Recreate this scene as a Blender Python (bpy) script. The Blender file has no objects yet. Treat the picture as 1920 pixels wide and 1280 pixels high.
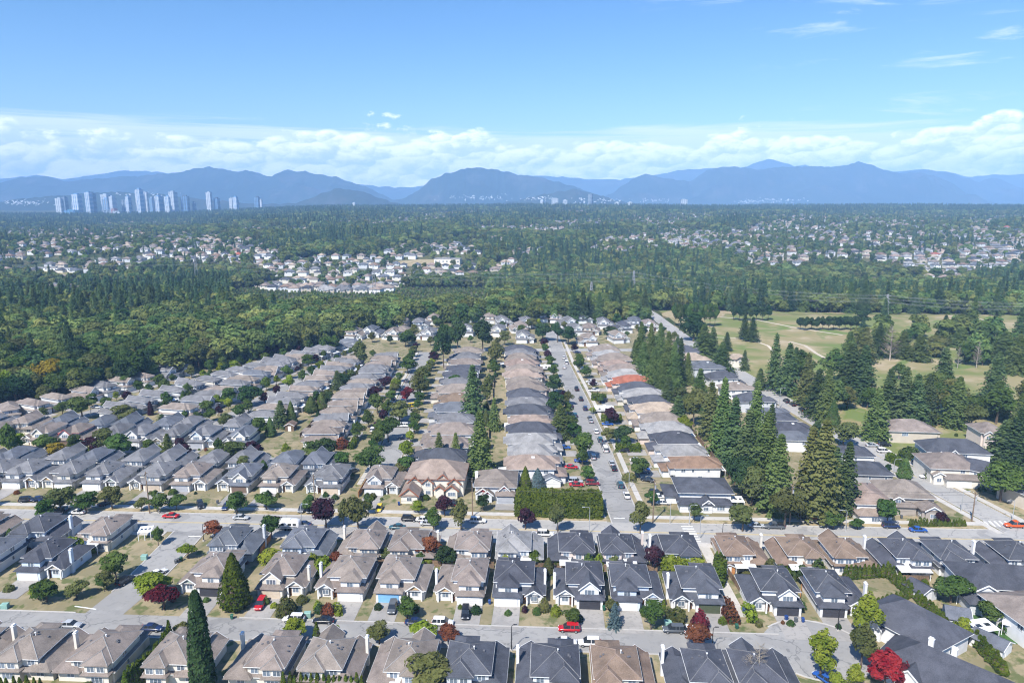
import bpy, bmesh, math, random
from mathutils import Vector, Matrix
from mathutils.bvhtree import BVHTree
R = math.radians
sc = bpy.context.scene
C = sc.collection
# ------------------------------------------------------------------ camera
F, CX, CY, PIT, H = 1340.0, 960.0, 640.0, R(11.3), 90.0
cam = bpy.data.cameras.new('camera'); camo = bpy.data.objects.new('camera', cam); C.objects.link(camo)
cam.sensor_width = 36.0; cam.lens = F / 1920 * 36; cam.clip_start = 1; cam.clip_end = 90000
camo.location = (0, 0, H); camo.rotation_euler = (R(90) - PIT, 0, 0)
sc.camera = camo
# ------------------------------------------------------------------ render / exposure
sc.view_settings.view_transform = 'Standard'; sc.view_settings.look = 'None'
sc.view_settings.exposure = 0.6; sc.view_settings.gamma = 1.0
sc.render.engine = 'CYCLES'
cy = sc.cycles
cy.max_bounces = 5; cy.diffuse_bounces = 2; cy.glossy_bounces = 2; cy.transmission_bounces = 2
cy.volume_bounces = 2; cy.transparent_max_bounces = 4; cy.caustics_reflective = False; cy.caustics_refractive = False
cy.use_denoising = True; cy.pixel_filter_type = 'BLACKMAN_HARRIS'; cy.filter_width = 1.15
try: cy.denoiser = 'OPENIMAGEDENOISE'
except Exception: pass
# ------------------------------------------------------------------ sun
SUN_EL, SUN_AZ = R(49), R(180 + 30)          # azimuth clockwise from +Y
sd = Vector((math.sin(SUN_AZ) * math.cos(SUN_EL), math.cos(SUN_AZ) * math.cos(SUN_EL), math.sin(SUN_EL)))
sl = bpy.data.lights.new('sun', 'SUN'); sl.energy = 5.0; sl.angle = R(0.53); sl.color = (1, .955, .89)
so = bpy.data.objects.new('sun', sl); C.objects.link(so); so.rotation_euler = sd.to_track_quat('Z', 'Y').to_euler(); so.location = (0, 0, 300)
# ------------------------------------------------------------------ world: Nishita sky and a bank of cloud near the horizon
wd = bpy.data.worlds.new('World'); sc.world = wd; wd.use_nodes = True
nt = wd.node_tree; nt.nodes.clear()
class NB:
    def __init__(s, nt): s.nt = nt
    def n(s, t, **k):
        x = s.nt.nodes.new(t)
        for a, b in k.items(): setattr(x, a, b)
        return x
    def put(s, sock, v):
        if v is None: return
        if hasattr(v, 'is_linked'): s.nt.links.new(v, sock)
        else: sock.default_value = v
    def m(s, op, a, b=None, c=None, clamp=False):
        x = s.n('ShaderNodeMath', operation=op, use_clamp=clamp)
        for i, v in enumerate((a, b, c)): s.put(x.inputs[i], v)
        return x.outputs[0]
    def ramp(s, v, lo, hi, a=0., b=1.):
        x = s.n('ShaderNodeMapRange', interpolation_type='SMOOTHSTEP'); x.clamp = True
        for i, q in enumerate((v, lo, hi, a, b)): s.put(x.inputs[i], q)
        return x.outputs[0]
    def noise(s, vec, scale, detail=4., rough=.55, dist=0.):
        x = s.n('ShaderNodeTexNoise'); x.noise_dimensions = '3D'
        s.put(x.inputs['Vector'], vec); x.inputs['Scale'].default_value = scale; x.inputs['Detail'].default_value = detail
        x.inputs['Roughness'].default_value = rough; x.inputs['Distortion'].default_value = dist
        return x.outputs[0]
    def vec(s, x, y, z=0.):
        n = s.n('ShaderNodeCombineXYZ')
        for i, v in enumerate((x, y, z)): s.put(n.inputs[i], v)
        return n.outputs[0]
    def mix(s, f, a, b, blend='MIX'):
        x = s.n('ShaderNodeMix', data_type='RGBA', blend_type=blend)
        s.put(x.inputs['Factor'], f); s.put(x.inputs['A'], a); s.put(x.inputs['B'], b)
        return x.outputs['Result']
def rgba(c): return (c[0], c[1], c[2], 1.)
def build_world():
    b = NB(nt)
    sky = b.n('ShaderNodeTexSky', sky_type='NISHITA'); sky.sun_disc = False
    sky.sun_elevation = SUN_EL; sky.sun_rotation = SUN_AZ; sky.altitude = 100; sky.air_density = 1.0; sky.dust_density = .1; sky.ozone_density = 3.0
    tc = b.n('ShaderNodeTexCoord'); sp = b.n('ShaderNodeSeparateXYZ'); nt.links.new(tc.outputs['Generated'], sp.inputs[0])
    az = b.m('ARCTAN2', sp.outputs[0], sp.outputs[1]); el = b.m('ARCSINE', sp.outputs[2])
    AZ = b.m('MULTIPLY', az, 57.2958); EL = b.m('MULTIPLY', el, 57.2958)       # degrees
    # heaped cumulus: two sizes of billow lit from above, the top edge of the bank rising and falling along the horizon
    QX, QY = b.m('MULTIPLY', AZ, .22), b.m('MULTIPLY', EL, .40)
    q = b.vec(QX, QY, 3.1)
    wob = b.noise(q, 4.2, 5., .62)
    def billow(scale, amp):
        wv = b.n('ShaderNodeVectorMath', operation='ADD'); nt.links.new(q, wv.inputs[0]); nt.links.new(b.vec(b.m('MULTIPLY_ADD', wob, amp, -amp / 2), b.m('MULTIPLY_ADD', wob, amp, -amp / 2), 0.), wv.inputs[1])
        vo = b.n('ShaderNodeTexVoronoi'); vo.feature = 'SMOOTH_F1'; vo.voronoi_dimensions = '2D'; vo.inputs['Smoothness'].default_value = .25; vo.inputs['Scale'].default_value = scale; nt.links.new(wv.outputs[0], vo.inputs['Vector'])
        sp_ = b.n('ShaderNodeSeparateXYZ'); nt.links.new(vo.outputs['Position'], sp_.inputs[0]); s2 = b.n('ShaderNodeSeparateXYZ'); nt.links.new(wv.outputs[0], s2.inputs[0])
        up = b.m('ADD', b.m('SUBTRACT', s2.outputs[1], sp_.outputs[1]), b.m('MULTIPLY', b.m('SUBTRACT', sp_.outputs[0], s2.outputs[0]), .45))
        return b.m('SUBTRACT', .6, vo.outputs['Distance']), b.m('MULTIPLY', up, scale)
    p1, u1 = billow(1.0, .34); p2, u2 = billow(3.0, .26)
    slow = b.noise(b.vec(b.m('MULTIPLY', AZ, .085), 0., 7.7), 1.0, 3., .6)
    top = b.m('MULTIPLY_ADD', slow, 6.2, 2.1)
    fall = b.ramp(b.m('SUBTRACT', EL, top), -2.4, 1.7, .26, -.44)
    dens = b.m('ADD', b.m('ADD', b.m('MULTIPLY', p1, .50), b.m('MULTIPLY', p2, .26)), b.m('ADD', b.m('MULTIPLY', wob, .42), fall))
    cum = b.ramp(dens, .24, .42, 0., .94)
    lit = b.ramp(b.m('ADD', b.m('ADD', b.m('MULTIPLY', u1, .55), b.m('MULTIPLY', u2, .40)), b.m('MULTIPLY_ADD', wob, 1.5, -.75)), -.50, .44)
    shade = b.mix(lit, (.50, .59, .78, 1), (1., .99, .98, 1))
    # flat sheet behind the heaps, with streaky edges
    ps = b.vec(b.m('MULTIPLY', AZ, .055), b.m('MULTIPLY', EL, 1.1), 1.3)
    ns = b.noise(ps, 1.0, 7., .6, .4)
    st = b.ramp(b.m('ADD', ns, b.ramp(EL, 4.4, 6.9, .10, -.42)), .38, .62, 0., .80)
    # thin high wisps in patches
    pw = b.vec(b.m('MULTIPLY', AZ, .10), b.m('MULTIPLY', EL, .75), 9.4)
    nw = b.noise(pw, 1.0, 8., .62, .8)
    side = b.ramp(b.noise(b.vec(b.m('MULTIPLY', AZ, .03), b.m('MULTIPLY', EL, .05), 15.2), 1., 1.), .46, .62)
    wi = b.m('MULTIPLY', b.ramp(nw, .53, .72, 0., .5), side)
    hs = b.n('ShaderNodeHueSaturation'); hs.inputs['Saturation'].default_value = 1.28; hs.inputs['Hue'].default_value = .506; nt.links.new(sky.outputs[0], hs.inputs['Color'])
    bg = b.n('ShaderNodeBackground'); nt.links.new(hs.outputs[0], bg.inputs[0]); bg.inputs[1].default_value = .105
    bs = b.n('ShaderNodeBackground'); bs.inputs[0].default_value = (.86, .92, 1., 1); bs.inputs[1].default_value = 1.0
    bc = b.n('ShaderNodeBackground'); nt.links.new(shade, bc.inputs[0]); bc.inputs[1].default_value = 1.35
    m1 = b.n('ShaderNodeMixShader'); nt.links.new(b.m('MAXIMUM', st, wi), m1.inputs[0]); nt.links.new(bg.outputs[0], m1.inputs[1]); nt.links.new(bs.outputs[0], m1.inputs[2])
    m2 = b.n('ShaderNodeMixShader'); nt.links.new(cum, m2.inputs[0]); nt.links.new(m1.outputs[0], m2.inputs[1]); nt.links.new(bc.outputs[0], m2.inputs[2])
    out = b.n('ShaderNodeOutputWorld'); nt.links.new(m2.outputs[0], out.inputs[0])
build_world()
wd.cycles.sampling_method = 'MANUAL'; wd.cycles.sample_map_resolution = 1024

# ------------------------------------------------------------------ terrain height and pixel -> place
PROF = [(-500, 0), (560, 0), (700, -8), (880, -17), (1150, 4), (1400, 13), (2000, 25), (2700, 34), (3400, 43), (3800, 38), (6000, 0), (12000, -40), (90000, -60)]
def gz(x, y):
    y = y + 0.00004 * x * x if y > 560 else y
    for (a, za), (b, zb) in zip(PROF, PROF[1:]):
        if y <= b:
            t = (y - a) / (b - a); t = t * t * (3 - 2 * t) * .5 + t * .5
            wl_ = max(0., min(1., (-x / max(y, 1) - .24) / .2)) * max(0., min(1., (y - 1300) / 1300)) if y < 5000 else 0.
            return za + (zb - za) * t - 36 * wl_ + (3.0 * math.sin(x * .004 + y * .002) * min(1, (y - 900) / 500) if y > 900 else 0)
    return -60
def at(px, py, h=0.):
    a = PIT + math.atan((py - CY) / F)
    def xy(d, dz): return (px - CX) / F * (d * math.cos(PIT) + dz * math.sin(PIT))
    if a > .16:
        d = (H - h) / math.tan(a); return Vector((xy(d, H - h), d, 0.))
    d = 400.
    while d < 5000:
        if H - d * math.tan(a) <= gz(xy(d, H), d) + h: break
        d += 4
    z = gz(xy(d, H), d)
    return Vector((xy(d, H - z - h), d, z))
def proj(x, y, z):
    dz = z - H; Z = y * math.cos(PIT) - dz * math.sin(PIT)
    return CX + F * x / Z, CY - F * (y * math.sin(PIT) + dz * math.cos(PIT)) / Z
def ground_at(x, y): return Vector((x, y, gz(x, y)))
def hgt(d, ty):                                     # height of something at distance d whose top is seen at row ty
    return H - d * math.tan(PIT + math.atan((ty - CY) / F))

# ------------------------------------------------------------------ materials
MATS = {}
def mat(name, col, col2=None, rough=.85, scale=1.5, var=.10, rnd=.08, spec=.25, metal=0., bump=0., scale2=None, hue=0.):
    if name in MATS: return MATS[name]
    m = bpy.data.materials.new(name); m.use_nodes = True; t = m.node_tree; b = NB(t); P = t.nodes['Principled BSDF']
    c1 = [c * (1 - var) for c in col]; c2 = col2 or [min(1, c * (1 + var)) for c in col]
    tc = b.n('ShaderNodeTexCoord'); oi = b.n('ShaderNodeObjectInfo')
    off = b.m('MULTIPLY', oi.outputs['Random'], 60.)
    va = b.n('ShaderNodeVectorMath', operation='ADD'); t.links.new(tc.outputs['Object'], va.inputs[0]); t.links.new(b.vec(off, off, 0.), va.inputs[1])
    n = b.noise(va.outputs[0], scale, 5., .62)
    if scale2: n = b.m('ADD', b.m('MULTIPLY', n, .55), b.m('MULTIPLY', b.noise(va.outputs[0], scale2, 3., .6), .45))
    f = b.ramp(n, .34, .66)
    col_ = b.mix(f, rgba(c1), rgba(c2))
    hs = b.n('ShaderNodeHueSaturation'); t.links.new(col_, hs.inputs['Color'])
    t.links.new(b.m('MULTIPLY_ADD', oi.outputs['Random'], 2 * rnd, 1 - rnd), hs.inputs['Value'])
    if hue:
        r2 = b.m('FRACT', b.m('MULTIPLY', oi.outputs['Random'], 7.31)); t.links.new(b.m('MULTIPLY_ADD', r2, 2 * hue, .5 - hue), hs.inputs['Hue'])
    t.links.new(hs.outputs[0], P.inputs['Base Color'])
    P.inputs['Roughness'].default_value = rough; P.inputs['Specular IOR Level'].default_value = spec; P.inputs['Metallic'].default_value = metal
    if bump:
        bn = b.n('ShaderNodeBump'); bn.inputs['Strength'].default_value = bump; bn.inputs['Distance'].default_value = .05
        t.links.new(n, bn.inputs['Height']); t.links.new(bn.outputs[0], P.inputs['Normal'])
    MATS[name] = m; return m
def leafmat(name, c1, c2, rnd=.22, hue=.02, scale=.35):
    m = bpy.data.materials.new(name); m.use_nodes = True; t = m.node_tree; b = NB(t); t.nodes.remove(t.nodes['Principled BSDF'])
    tc = b.n('ShaderNodeTexCoord'); oi = b.n('ShaderNodeObjectInfo')
    off = b.m('MULTIPLY', oi.outputs['Random'], 60.)
    va = b.n('ShaderNodeVectorMath', operation='ADD'); t.links.new(tc.outputs['Object'], va.inputs[0]); t.links.new(b.vec(off, off, 0.), va.inputs[1])
    n = b.noise(va.outputs[0], scale, 4., .7)
    c = b.mix(b.ramp(n, .36, .64), rgba(c1), rgba(c2))
    hs = b.n('ShaderNodeHueSaturation'); t.links.new(c, hs.inputs['Color'])
    t.links.new(b.m('MULTIPLY_ADD', oi.outputs['Random'], 2 * rnd, 1 - rnd), hs.inputs['Value'])
    r2 = b.m('FRACT', b.m('MULTIPLY', oi.outputs['Random'], 9.73)); t.links.new(b.m('MULTIPLY_ADD', r2, 2 * hue, .5 - hue), hs.inputs['Hue'])
    d = b.n('ShaderNodeBsdfDiffuse'); tr = b.n('ShaderNodeBsdfTranslucent'); mx = b.n('ShaderNodeMixShader'); mx.inputs[0].default_value = .34
    t.links.new(hs.outputs[0], d.inputs[0]); t.links.new(hs.outputs[0], tr.inputs[0])
    t.links.new(d.outputs[0], mx.inputs[1]); t.links.new(tr.outputs[0], mx.inputs[2]); t.links.new(mx.outputs[0], t.nodes['Material Output'].inputs[0])
    MATS[name] = m; return m
def roofm(name, col, rnd=.10): return mat(name, col, rough=.95, scale=.32, scale2=6., var=.30, rnd=rnd, spec=.1, bump=.5, hue=.008)
ROOF = {'taupe': roofm('roof_taupe', (.225, .19, .165)), 'dark': roofm('roof_charcoal', (.078, .082, .098)), 'grey': roofm('roof_grey', (.165, .165, .172)),
        'bluegrey': roofm('roof_blue_grey', (.125, .135, .155)), 'brown': roofm('roof_brown', (.20, .145, .11)), 'tan': roofm('roof_tan', (.36, .295, .23)),
        'pink': roofm('roof_pink_tile', (.275, .215, .18)), 'red': roofm('roof_red_tile', (.33, .12, .08)), 'light': roofm('roof_light_grey', (.27, .265, .26)), 'rust': roofm('roof_rust', (.225, .145, .105))}
CAP = {k: (MATS['roof_grey'] if k == 'dark' else MATS['roof_light_grey'] if k in ('grey', 'bluegrey', 'taupe', 'light') else MATS['roof_pink_tile']) for k in ROOF}
def wallm(name, col): return mat(name, col, rough=.8, scale=.6, var=.045, rnd=.05, spec=.2)
WALL = {'white': wallm('wall_white', (.74, .74, .74)), 'cream': wallm('wall_cream', (.68, .64, .56)), 'beige': wallm('wall_beige', (.54, .48, .40)), 'palegrey': wallm('wall_pale_grey', (.58, .60, .62)),
        'paleblue': wallm('wall_pale_blue', (.58, .65, .74)), 'pinkish': wallm('wall_pinkish', (.64, .55, .50)), 'stone': wallm('wall_stone', (.36, .32, .28)), 'grey': wallm('wall_grey', (.40, .40, .41))}
TRIM = mat('trim_white', (.78, .78, .77), var=.03, rnd=.03, rough=.6); TRIMD = mat('trim_dark', (.07, .07, .08), var=.05); TRIMR = mat('trim_red_brown', (.30, .10, .05), var=.08); TRIMRED = mat('trim_red', (.38, .05, .05), var=.08)
GLASS = mat('window_glass', (.16, .20, .25), rough=.12, var=.25, scale=.8, rnd=.25, spec=.6)
GDOOR = {'white': mat('garage_white', (.76, .76, .75), var=.02, rough=.6), 'brown': mat('garage_brown', (.17, .12, .09), var=.05), 'blue': mat('garage_blue', (.20, .42, .66), var=.03), 'dark': mat('garage_dark', (.05, .05, .06), var=.06), 'green': mat('garage_olive', (.075, .09, .05), var=.06), 'tan': mat('garage_tan', (.55, .46, .36), var=.04), 'grey': mat('garage_grey', (.40, .42, .46), var=.04)}
PANEL = {'white': TRIM, 'tan': mat('gable_tan', (.62, .42, .22), var=.08), 'blue': mat('gable_blue', (.50, .60, .74), var=.04), 'sage': mat('gable_sage', (.35, .42, .38), var=.06), 'red': mat('gable_red', (.42, .05, .05), var=.06), 'beige': WALL['beige'], 'cream': WALL['cream']}
WOOD = mat('door_wood', (.14, .07, .04), var=.2, scale=4); FENCE = mat('fence_wood', (.19, .13, .085), var=.3, scale=3, rnd=.2); CEDAR = mat('cedar_fence', (.45, .20, .07), var=.2, scale=3)
CONC = mat('concrete', (.46, .44, .41), var=.12, scale=.6, scale2=6., rnd=.1); METAL = mat('galvanised_metal', (.45, .47, .48), rough=.5, var=.08, metal=.3)
TIMBER = mat('pole_timber', (.22, .16, .11), var=.25, scale=2); BLACKM = mat('black_metal', (.02, .02, .022), rough=.5)
BARK = mat('bark', (.12, .09, .065), var=.3, scale=3, rough=.95); PALEBARK = mat('pale_bark', (.40, .35, .29), var=.25, scale=2)
ALUM = mat('white_aluminium', (.82, .83, .84), rough=.5, var=.03)
LEAF = {'hedge': leafmat('leaf_hedge', (.095, .135, .018), (.165, .20, .03), hue=.008), 'green': leafmat('leaf_green', (0.053, 0.099, 0.024), (0.112, 0.178, 0.045)), 'mid': leafmat('leaf_mid', (0.059, 0.100, 0.026), (0.124, 0.177, 0.050)), 'dark': leafmat('leaf_dark', (0.031, 0.064, 0.025), (0.064, 0.113, 0.042)),
        'lime': leafmat('leaf_lime', (0.142, 0.201, 0.021), (0.260, 0.307, 0.041), hue=.012), 'olive': leafmat('leaf_olive', (0.099, 0.119, 0.037), (0.171, 0.185, 0.066)), 'purple': leafmat('leaf_purple', (0.029, 0.014, 0.024), (0.071, 0.029, 0.041), hue=.01), 'maroon': leafmat('leaf_maroon', (0.083, 0.012, 0.019), (0.165, 0.029, 0.035), hue=.005),
        'red': leafmat('leaf_red', (.27, .016, .022), (.43, .05, .045), hue=.004), 'copper': leafmat('leaf_copper', (0.130, 0.050, 0.025), (0.240, 0.100, 0.045), hue=.012), 'yellow': leafmat('leaf_yellow', (0.260, 0.220, 0.020), (0.380, 0.300, 0.040), hue=.012), 'blue': leafmat('needle_blue', (0.100, 0.160, 0.170), (0.190, 0.270, 0.280), hue=.005),
        'fir': leafmat('needle_fir', (0.054, 0.091, 0.037), (0.119, 0.169, 0.064), rnd=.3), 'cedar': leafmat('needle_cedar', (0.086, 0.135, 0.039), (0.163, 0.221, 0.069), rnd=.2), 'thuja': leafmat('needle_thuja', (0.071, 0.112, 0.014), (0.136, 0.177, 0.026), hue=.01),
        'bare': leafmat('twigs_bare', (0.300, 0.260, 0.210), (0.420, 0.360, 0.300)), 'forest': leafmat('leaf_forest', (0.079, 0.131, 0.039), (0.220, 0.264, 0.081), rnd=.36, hue=.035, scale=.12), 'forestfir': leafmat('needle_forest', (0.043, 0.092, 0.047), (0.113, 0.173, 0.077), rnd=.35, hue=.02)}

# ------------------------------------------------------------------ mesh builder
class MB:
    def __init__(s): s.v = []; s.f = []; s.mi = []
    def add(s, vs, fs, mi=0):
        o = len(s.v); s.v += [tuple(p) for p in vs]; s.f += [tuple(i + o for i in f) for f in fs]; s.mi += [mi] * len(fs); return s
    def box(s, x0, x1, y0, y1, z0, z1, mi=0):
        return s.add([(x0, y0, z0), (x1, y0, z0), (x1, y1, z0), (x0, y1, z0), (x0, y0, z1), (x1, y0, z1), (x1, y1, z1), (x0, y1, z1)],
                     [(0, 3, 2, 1), (4, 5, 6, 7), (0, 1, 5, 4), (1, 2, 6, 5), (2, 3, 7, 6), (3, 0, 4, 7)], mi)
    def hexa(s, lo, hi, mi=0):            # lo, hi: four corners each, counter-clockwise from above
        return s.add(list(lo) + list(hi), [(0, 3, 2, 1), (4, 5, 6, 7), (0, 1, 5, 4), (1, 2, 6, 5), (2, 3, 7, 6), (3, 0, 4, 7)], mi)
    def hip(s, x0, x1, y0, y1, z, pitch, ov=.5, th=.16, mi=0):
        x0 -= ov; x1 += ov; y0 -= ov; y1 += ov; z -= pitch * ov * .55
        w, d = x1 - x0, y1 - y0; h = pitch * min(w, d) / 2; xm, ym = (x0 + x1) / 2, (y0 + y1) / 2
        if w >= d: a, b = (x0 + d / 2, ym, z + h), (x1 - d / 2 + .01, ym, z + h)
        else: a, b = (xm, y0 + w / 2, z + h), (xm, y1 - w / 2 + .01, z + h)
        v = [(x0, y0, z), (x1, y0, z), (x1, y1, z), (x0, y1, z), (x0, y0, z - th), (x1, y0, z - th), (x1, y1, z - th), (x0, y1, z - th), a, b]
        f = [(4, 7, 6, 5), (4, 5, 1, 0), (5, 6, 2, 1), (6, 7, 3, 2), (7, 4, 0, 3)]
        f += [(0, 1, 9, 8), (1, 2, 9), (2, 3, 8, 9), (3, 0, 8)] if w >= d else [(0, 1, 8), (1, 2, 9, 8), (2, 3, 9), (3, 0, 8, 9)]
        return s.add(v, f, mi)
    def caps(s, x0, x1, y0, y1, z, pitch, ov=.5, rad=.085):           # ridge and hip cappings of a hip roof
        x0 -= ov; x1 += ov; y0 -= ov; y1 += ov; z -= pitch * ov * .55; w, d = x1 - x0, y1 - y0; h = pitch * min(w, d) / 2; xm, ym = (x0 + x1) / 2, (y0 + y1) / 2
        if w >= d: a, b = (x0 + d / 2, ym, z + h), (x1 - d / 2 + .01, ym, z + h); pr = ((x0, y0, a), (x0, y1, a), (x1, y0, b), (x1, y1, b))
        else: a, b = (xm, y0 + w / 2, z + h), (xm, y1 - w / 2 + .01, z + h); pr = ((x0, y0, a), (x1, y0, a), (x0, y1, b), (x1, y1, b))
        s.tube([a, b], rad, 4)
        for x, y, p in pr: s.tube([(x, y, z), p], rad, 4)
        return s
    def gable_y(s, x0, x1, y0, y1, z, pitch, ov=.35, th=.14, mi=0):   # ridge along y; overhang at the front (y0)
        xm = (x0 + x1) / 2; w = (x1 - x0) / 2 + ov; e = z - pitch * ov; r = z + pitch * (x1 - x0) / 2; ya, yb = y0 - ov, y1
        for sg in (-1, 1):
            ex = xm + sg * w
            lo = [(xm, ya, r - th), (ex, ya, e - th), (ex, yb, e - th), (xm, yb, r - th)]; hi = [(p[0], p[1], p[2] + th) for p in lo]
            if sg < 0: lo = [lo[1], lo[0], lo[3], lo[2]]; hi = [hi[1], hi[0], hi[3], hi[2]]
            s.hexa(lo, hi, mi)
        return s
    def barge(s, x0, x1, y0, z, pitch, ov=.35, t=.2, mi=0):           # white boards along a gable's slopes
        xm = (x0 + x1) / 2; w = (x1 - x0) / 2 + ov; e = z - pitch * ov; r = z + pitch * (x1 - x0) / 2; ya = y0 - ov - .05
        for sg in (-1, 1):
            ex = xm + sg * w
            lo = [(xm, ya, r - t - .05), (ex, ya, e - t - .05), (ex, ya + .09, e - t - .05), (xm, ya + .09, r - t - .05)]; hi = [(p[0], p[1], p[2] + t + .07) for p in lo]
            if sg < 0: lo = [lo[1], lo[0], lo[3], lo[2]]; hi = [hi[1], hi[0], hi[3], hi[2]]
            s.hexa(lo, hi, mi)
        return s
    def tri_prism(s, x0, x1, y0, y1, z, h, mi=0):
        xm = (x0 + x1) / 2
        return s.add([(x0, y0, z), (x1, y0, z), (xm, y0, z + h), (x0, y1, z), (x1, y1, z), (xm, y1, z + h)], [(0, 1, 2), (3, 5, 4), (0, 3, 4, 1), (1, 4, 5, 2), (2, 5, 3, 0)], mi)
    def ring(s, x0, x1, y0, y1, z0, z1, t=.05, mi=0):
        s.box(x0 - t, x1 + t, y0 - t, y0, z0, z1, mi); s.box(x0 - t, x1 + t, y1, y1 + t, z0, z1, mi); s.box(x0 - t, x0, y0, y1, z0, z1, mi); s.box(x1, x1 + t, y0, y1, z0, z1, mi); return s
    def tube(s, pts, rad, seg=6, mi=0, cap=True):
        o = len(s.v); n = len(pts); rr = rad if hasattr(rad, '__len__') else [rad] * n; P_ = [Vector(p) for p in pts]
        for i, p in enumerate(P_):
            t = (P_[min(i + 1, n - 1)] - P_[max(i - 1, 0)]).normalized(); u = t.cross(Vector((.31, .95, .02))).normalized() if abs(t.y) < .95 else t.cross(Vector((1, 0, 0))).normalized(); w = t.cross(u)
            for k in range(seg): a = 2 * math.pi * k / seg; s.v.append(tuple(p + (u * math.cos(a) + w * math.sin(a)) * rr[i]))
        for i in range(n - 1):
            for k in range(seg): s.f.append((o + i * seg + k, o + i * seg + (k + 1) % seg, o + (i + 1) * seg + (k + 1) % seg, o + (i + 1) * seg + k)); s.mi.append(mi)
        if cap: s.f.append(tuple(o + (n - 1) * seg + k for k in range(seg))); s.mi.append(mi)
        return s
    def mesh(s, name, mats=None, smooth=False):
        me = bpy.data.meshes.new(name); me.from_pydata(s.v, [], s.f)
        for m in (mats if isinstance(mats, (list, tuple)) else [mats]): me.materials.append(m)
        if mats and isinstance(mats, (list, tuple)) and len(mats) > 1: me.polygons.foreach_set('material_index', s.mi)
        if smooth: me.polygons.foreach_set('use_smooth', [True] * len(s.f))
        me.update(); return me
def link(name, data, parent=None, loc=(0, 0, 0), rz=0., material=None, scale=None):
    o = bpy.data.objects.new(name, data); C.objects.link(o)
    if parent is not None: o.parent = parent
    o.location = loc
    if rz: o.rotation_euler = (0, 0, rz)
    if scale is not None: o.scale = scale
    if material is not None:
        o.material_slots[0].link = 'OBJECT'; o.material_slots[0].material = material
    return o
THINGS = []
def tag(o, label, cat, group=None, pos=None):
    o['label'] = label; o['category'] = cat
    if group: o['group'] = group
    THINGS.append(o); return o
def struct(name, mb, m, smooth=False, kind='structure'):
    o = link(name, mb.mesh(name, m, smooth)); o['kind'] = kind; return o
ORD = 'first second third fourth fifth sixth seventh eighth ninth tenth eleventh twelfth thirteenth fourteenth fifteenth sixteenth seventeenth eighteenth nineteenth twentieth twenty-first twenty-second twenty-third twenty-fourth twenty-fifth twenty-sixth'.split()

# ================================================================== GROUND
def groundmat(name, cols, scale, scale2, rough=.95):
    m = bpy.data.materials.new(name); m.use_nodes = True; t = m.node_tree; b = NB(t); P = t.nodes['Principled BSDF']
    tc = b.n('ShaderNodeNewGeometry').outputs['Position']
    n1 = b.noise(tc, scale, 4., .6, .3); n2 = b.noise(tc, scale2, 5., .65)
    c = b.mix(b.ramp(n1, .42, .58), rgba(cols[0]), rgba(cols[1]))
    c = b.mix(b.ramp(n2, .50, .68), c, rgba(cols[2]))
    if len(cols) > 3: c = b.mix(b.ramp(b.noise(tc, scale * 2.7, 3., .5, .6), .56, .64), c, rgba(cols[3]))
    t.links.new(c, P.inputs['Base Color']); P.inputs['Roughness'].default_value = rough; P.inputs['Specular IOR Level'].default_value = .1
    return m
G_TERRAIN = groundmat('terrain_scrub', [(.045, .065, .022), (.10, .105, .045), (.17, .14, .075)], .012, .09)
G_YARD = groundmat('yard_dry_grass', [(.23, .20, .115), (.32, .265, .165), (.10, .125, .045), (.13, .145, .058)], .10, .20)
G_GOLF = groundmat('golf_turf', [(.17, .195, .065), (.29, .245, .125), (.40, .325, .21), (.155, .20, .06)], .016, .032)
G_DRY = groundmat('dry_strip', [(.33, .26, .15), (.40, .33, .21), (.20, .19, .08)], .25, .7)
ASPH = groundmat('asphalt', [(.285, .278, .265), (.33, .322, .305), (.25, .245, .236)], .05, .6)
ASPH2 = groundmat('asphalt_bleached', [(.345, .335, .315), (.39, .375, .35), (.30, .295, .285)], .05, .6)
DRIVE = groundmat('driveway_concrete', [(.30, .285, .265), (.36, .34, .315), (.26, .25, .235)], .12, .9)
WALK = groundmat('sidewalk_concrete', [(.47, .445, .40), (.53, .50, .455), (.43, .405, .37)], .2, 1.1)
def add_cracks(m, k=.55):
    t = m.node_tree; b = NB(t); P = t.nodes['Principled BSDF']; src = P.inputs['Base Color'].links[0].from_socket; pos = b.n('ShaderNodeNewGeometry').outputs['Position']
    w = b.n('ShaderNodeVectorMath', operation='ADD'); nz_ = b.n('ShaderNodeTexNoise'); nz_.inputs['Scale'].default_value = .5; t.links.new(pos, nz_.inputs['Vector']); sc_ = b.n('ShaderNodeVectorMath', operation='SCALE'); t.links.new(nz_.outputs['Color'], sc_.inputs[0]); sc_.inputs['Scale'].default_value = 3.; t.links.new(pos, w.inputs[0]); t.links.new(sc_.outputs[0], w.inputs[1])
    v = b.n('ShaderNodeTexVoronoi'); v.feature = 'DISTANCE_TO_EDGE'; v.inputs['Scale'].default_value = .085; t.links.new(w.outputs[0], v.inputs['Vector'])
    line = b.ramp(v.outputs['Distance'], .006, .016, 1., 0.); patch = b.ramp(b.noise(pos, .09, 2., .5), .62, .635, 0., .3)
    t.links.new(b.mix(b.m('MAXIMUM', b.m('MULTIPLY', line, k), patch), src, (.13, .13, .135, 1)), P.inputs['Base Color'])
add_cracks(ASPH); add_cracks(ASPH2, .4)
PAINT = mat('road_paint_white', (.74, .74, .72), var=.08); PAINTY = mat('road_paint_yellow', (.62, .44, .10), var=.1)
SAND = mat('path_sand', (.56, .48, .37), var=.1)
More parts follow.
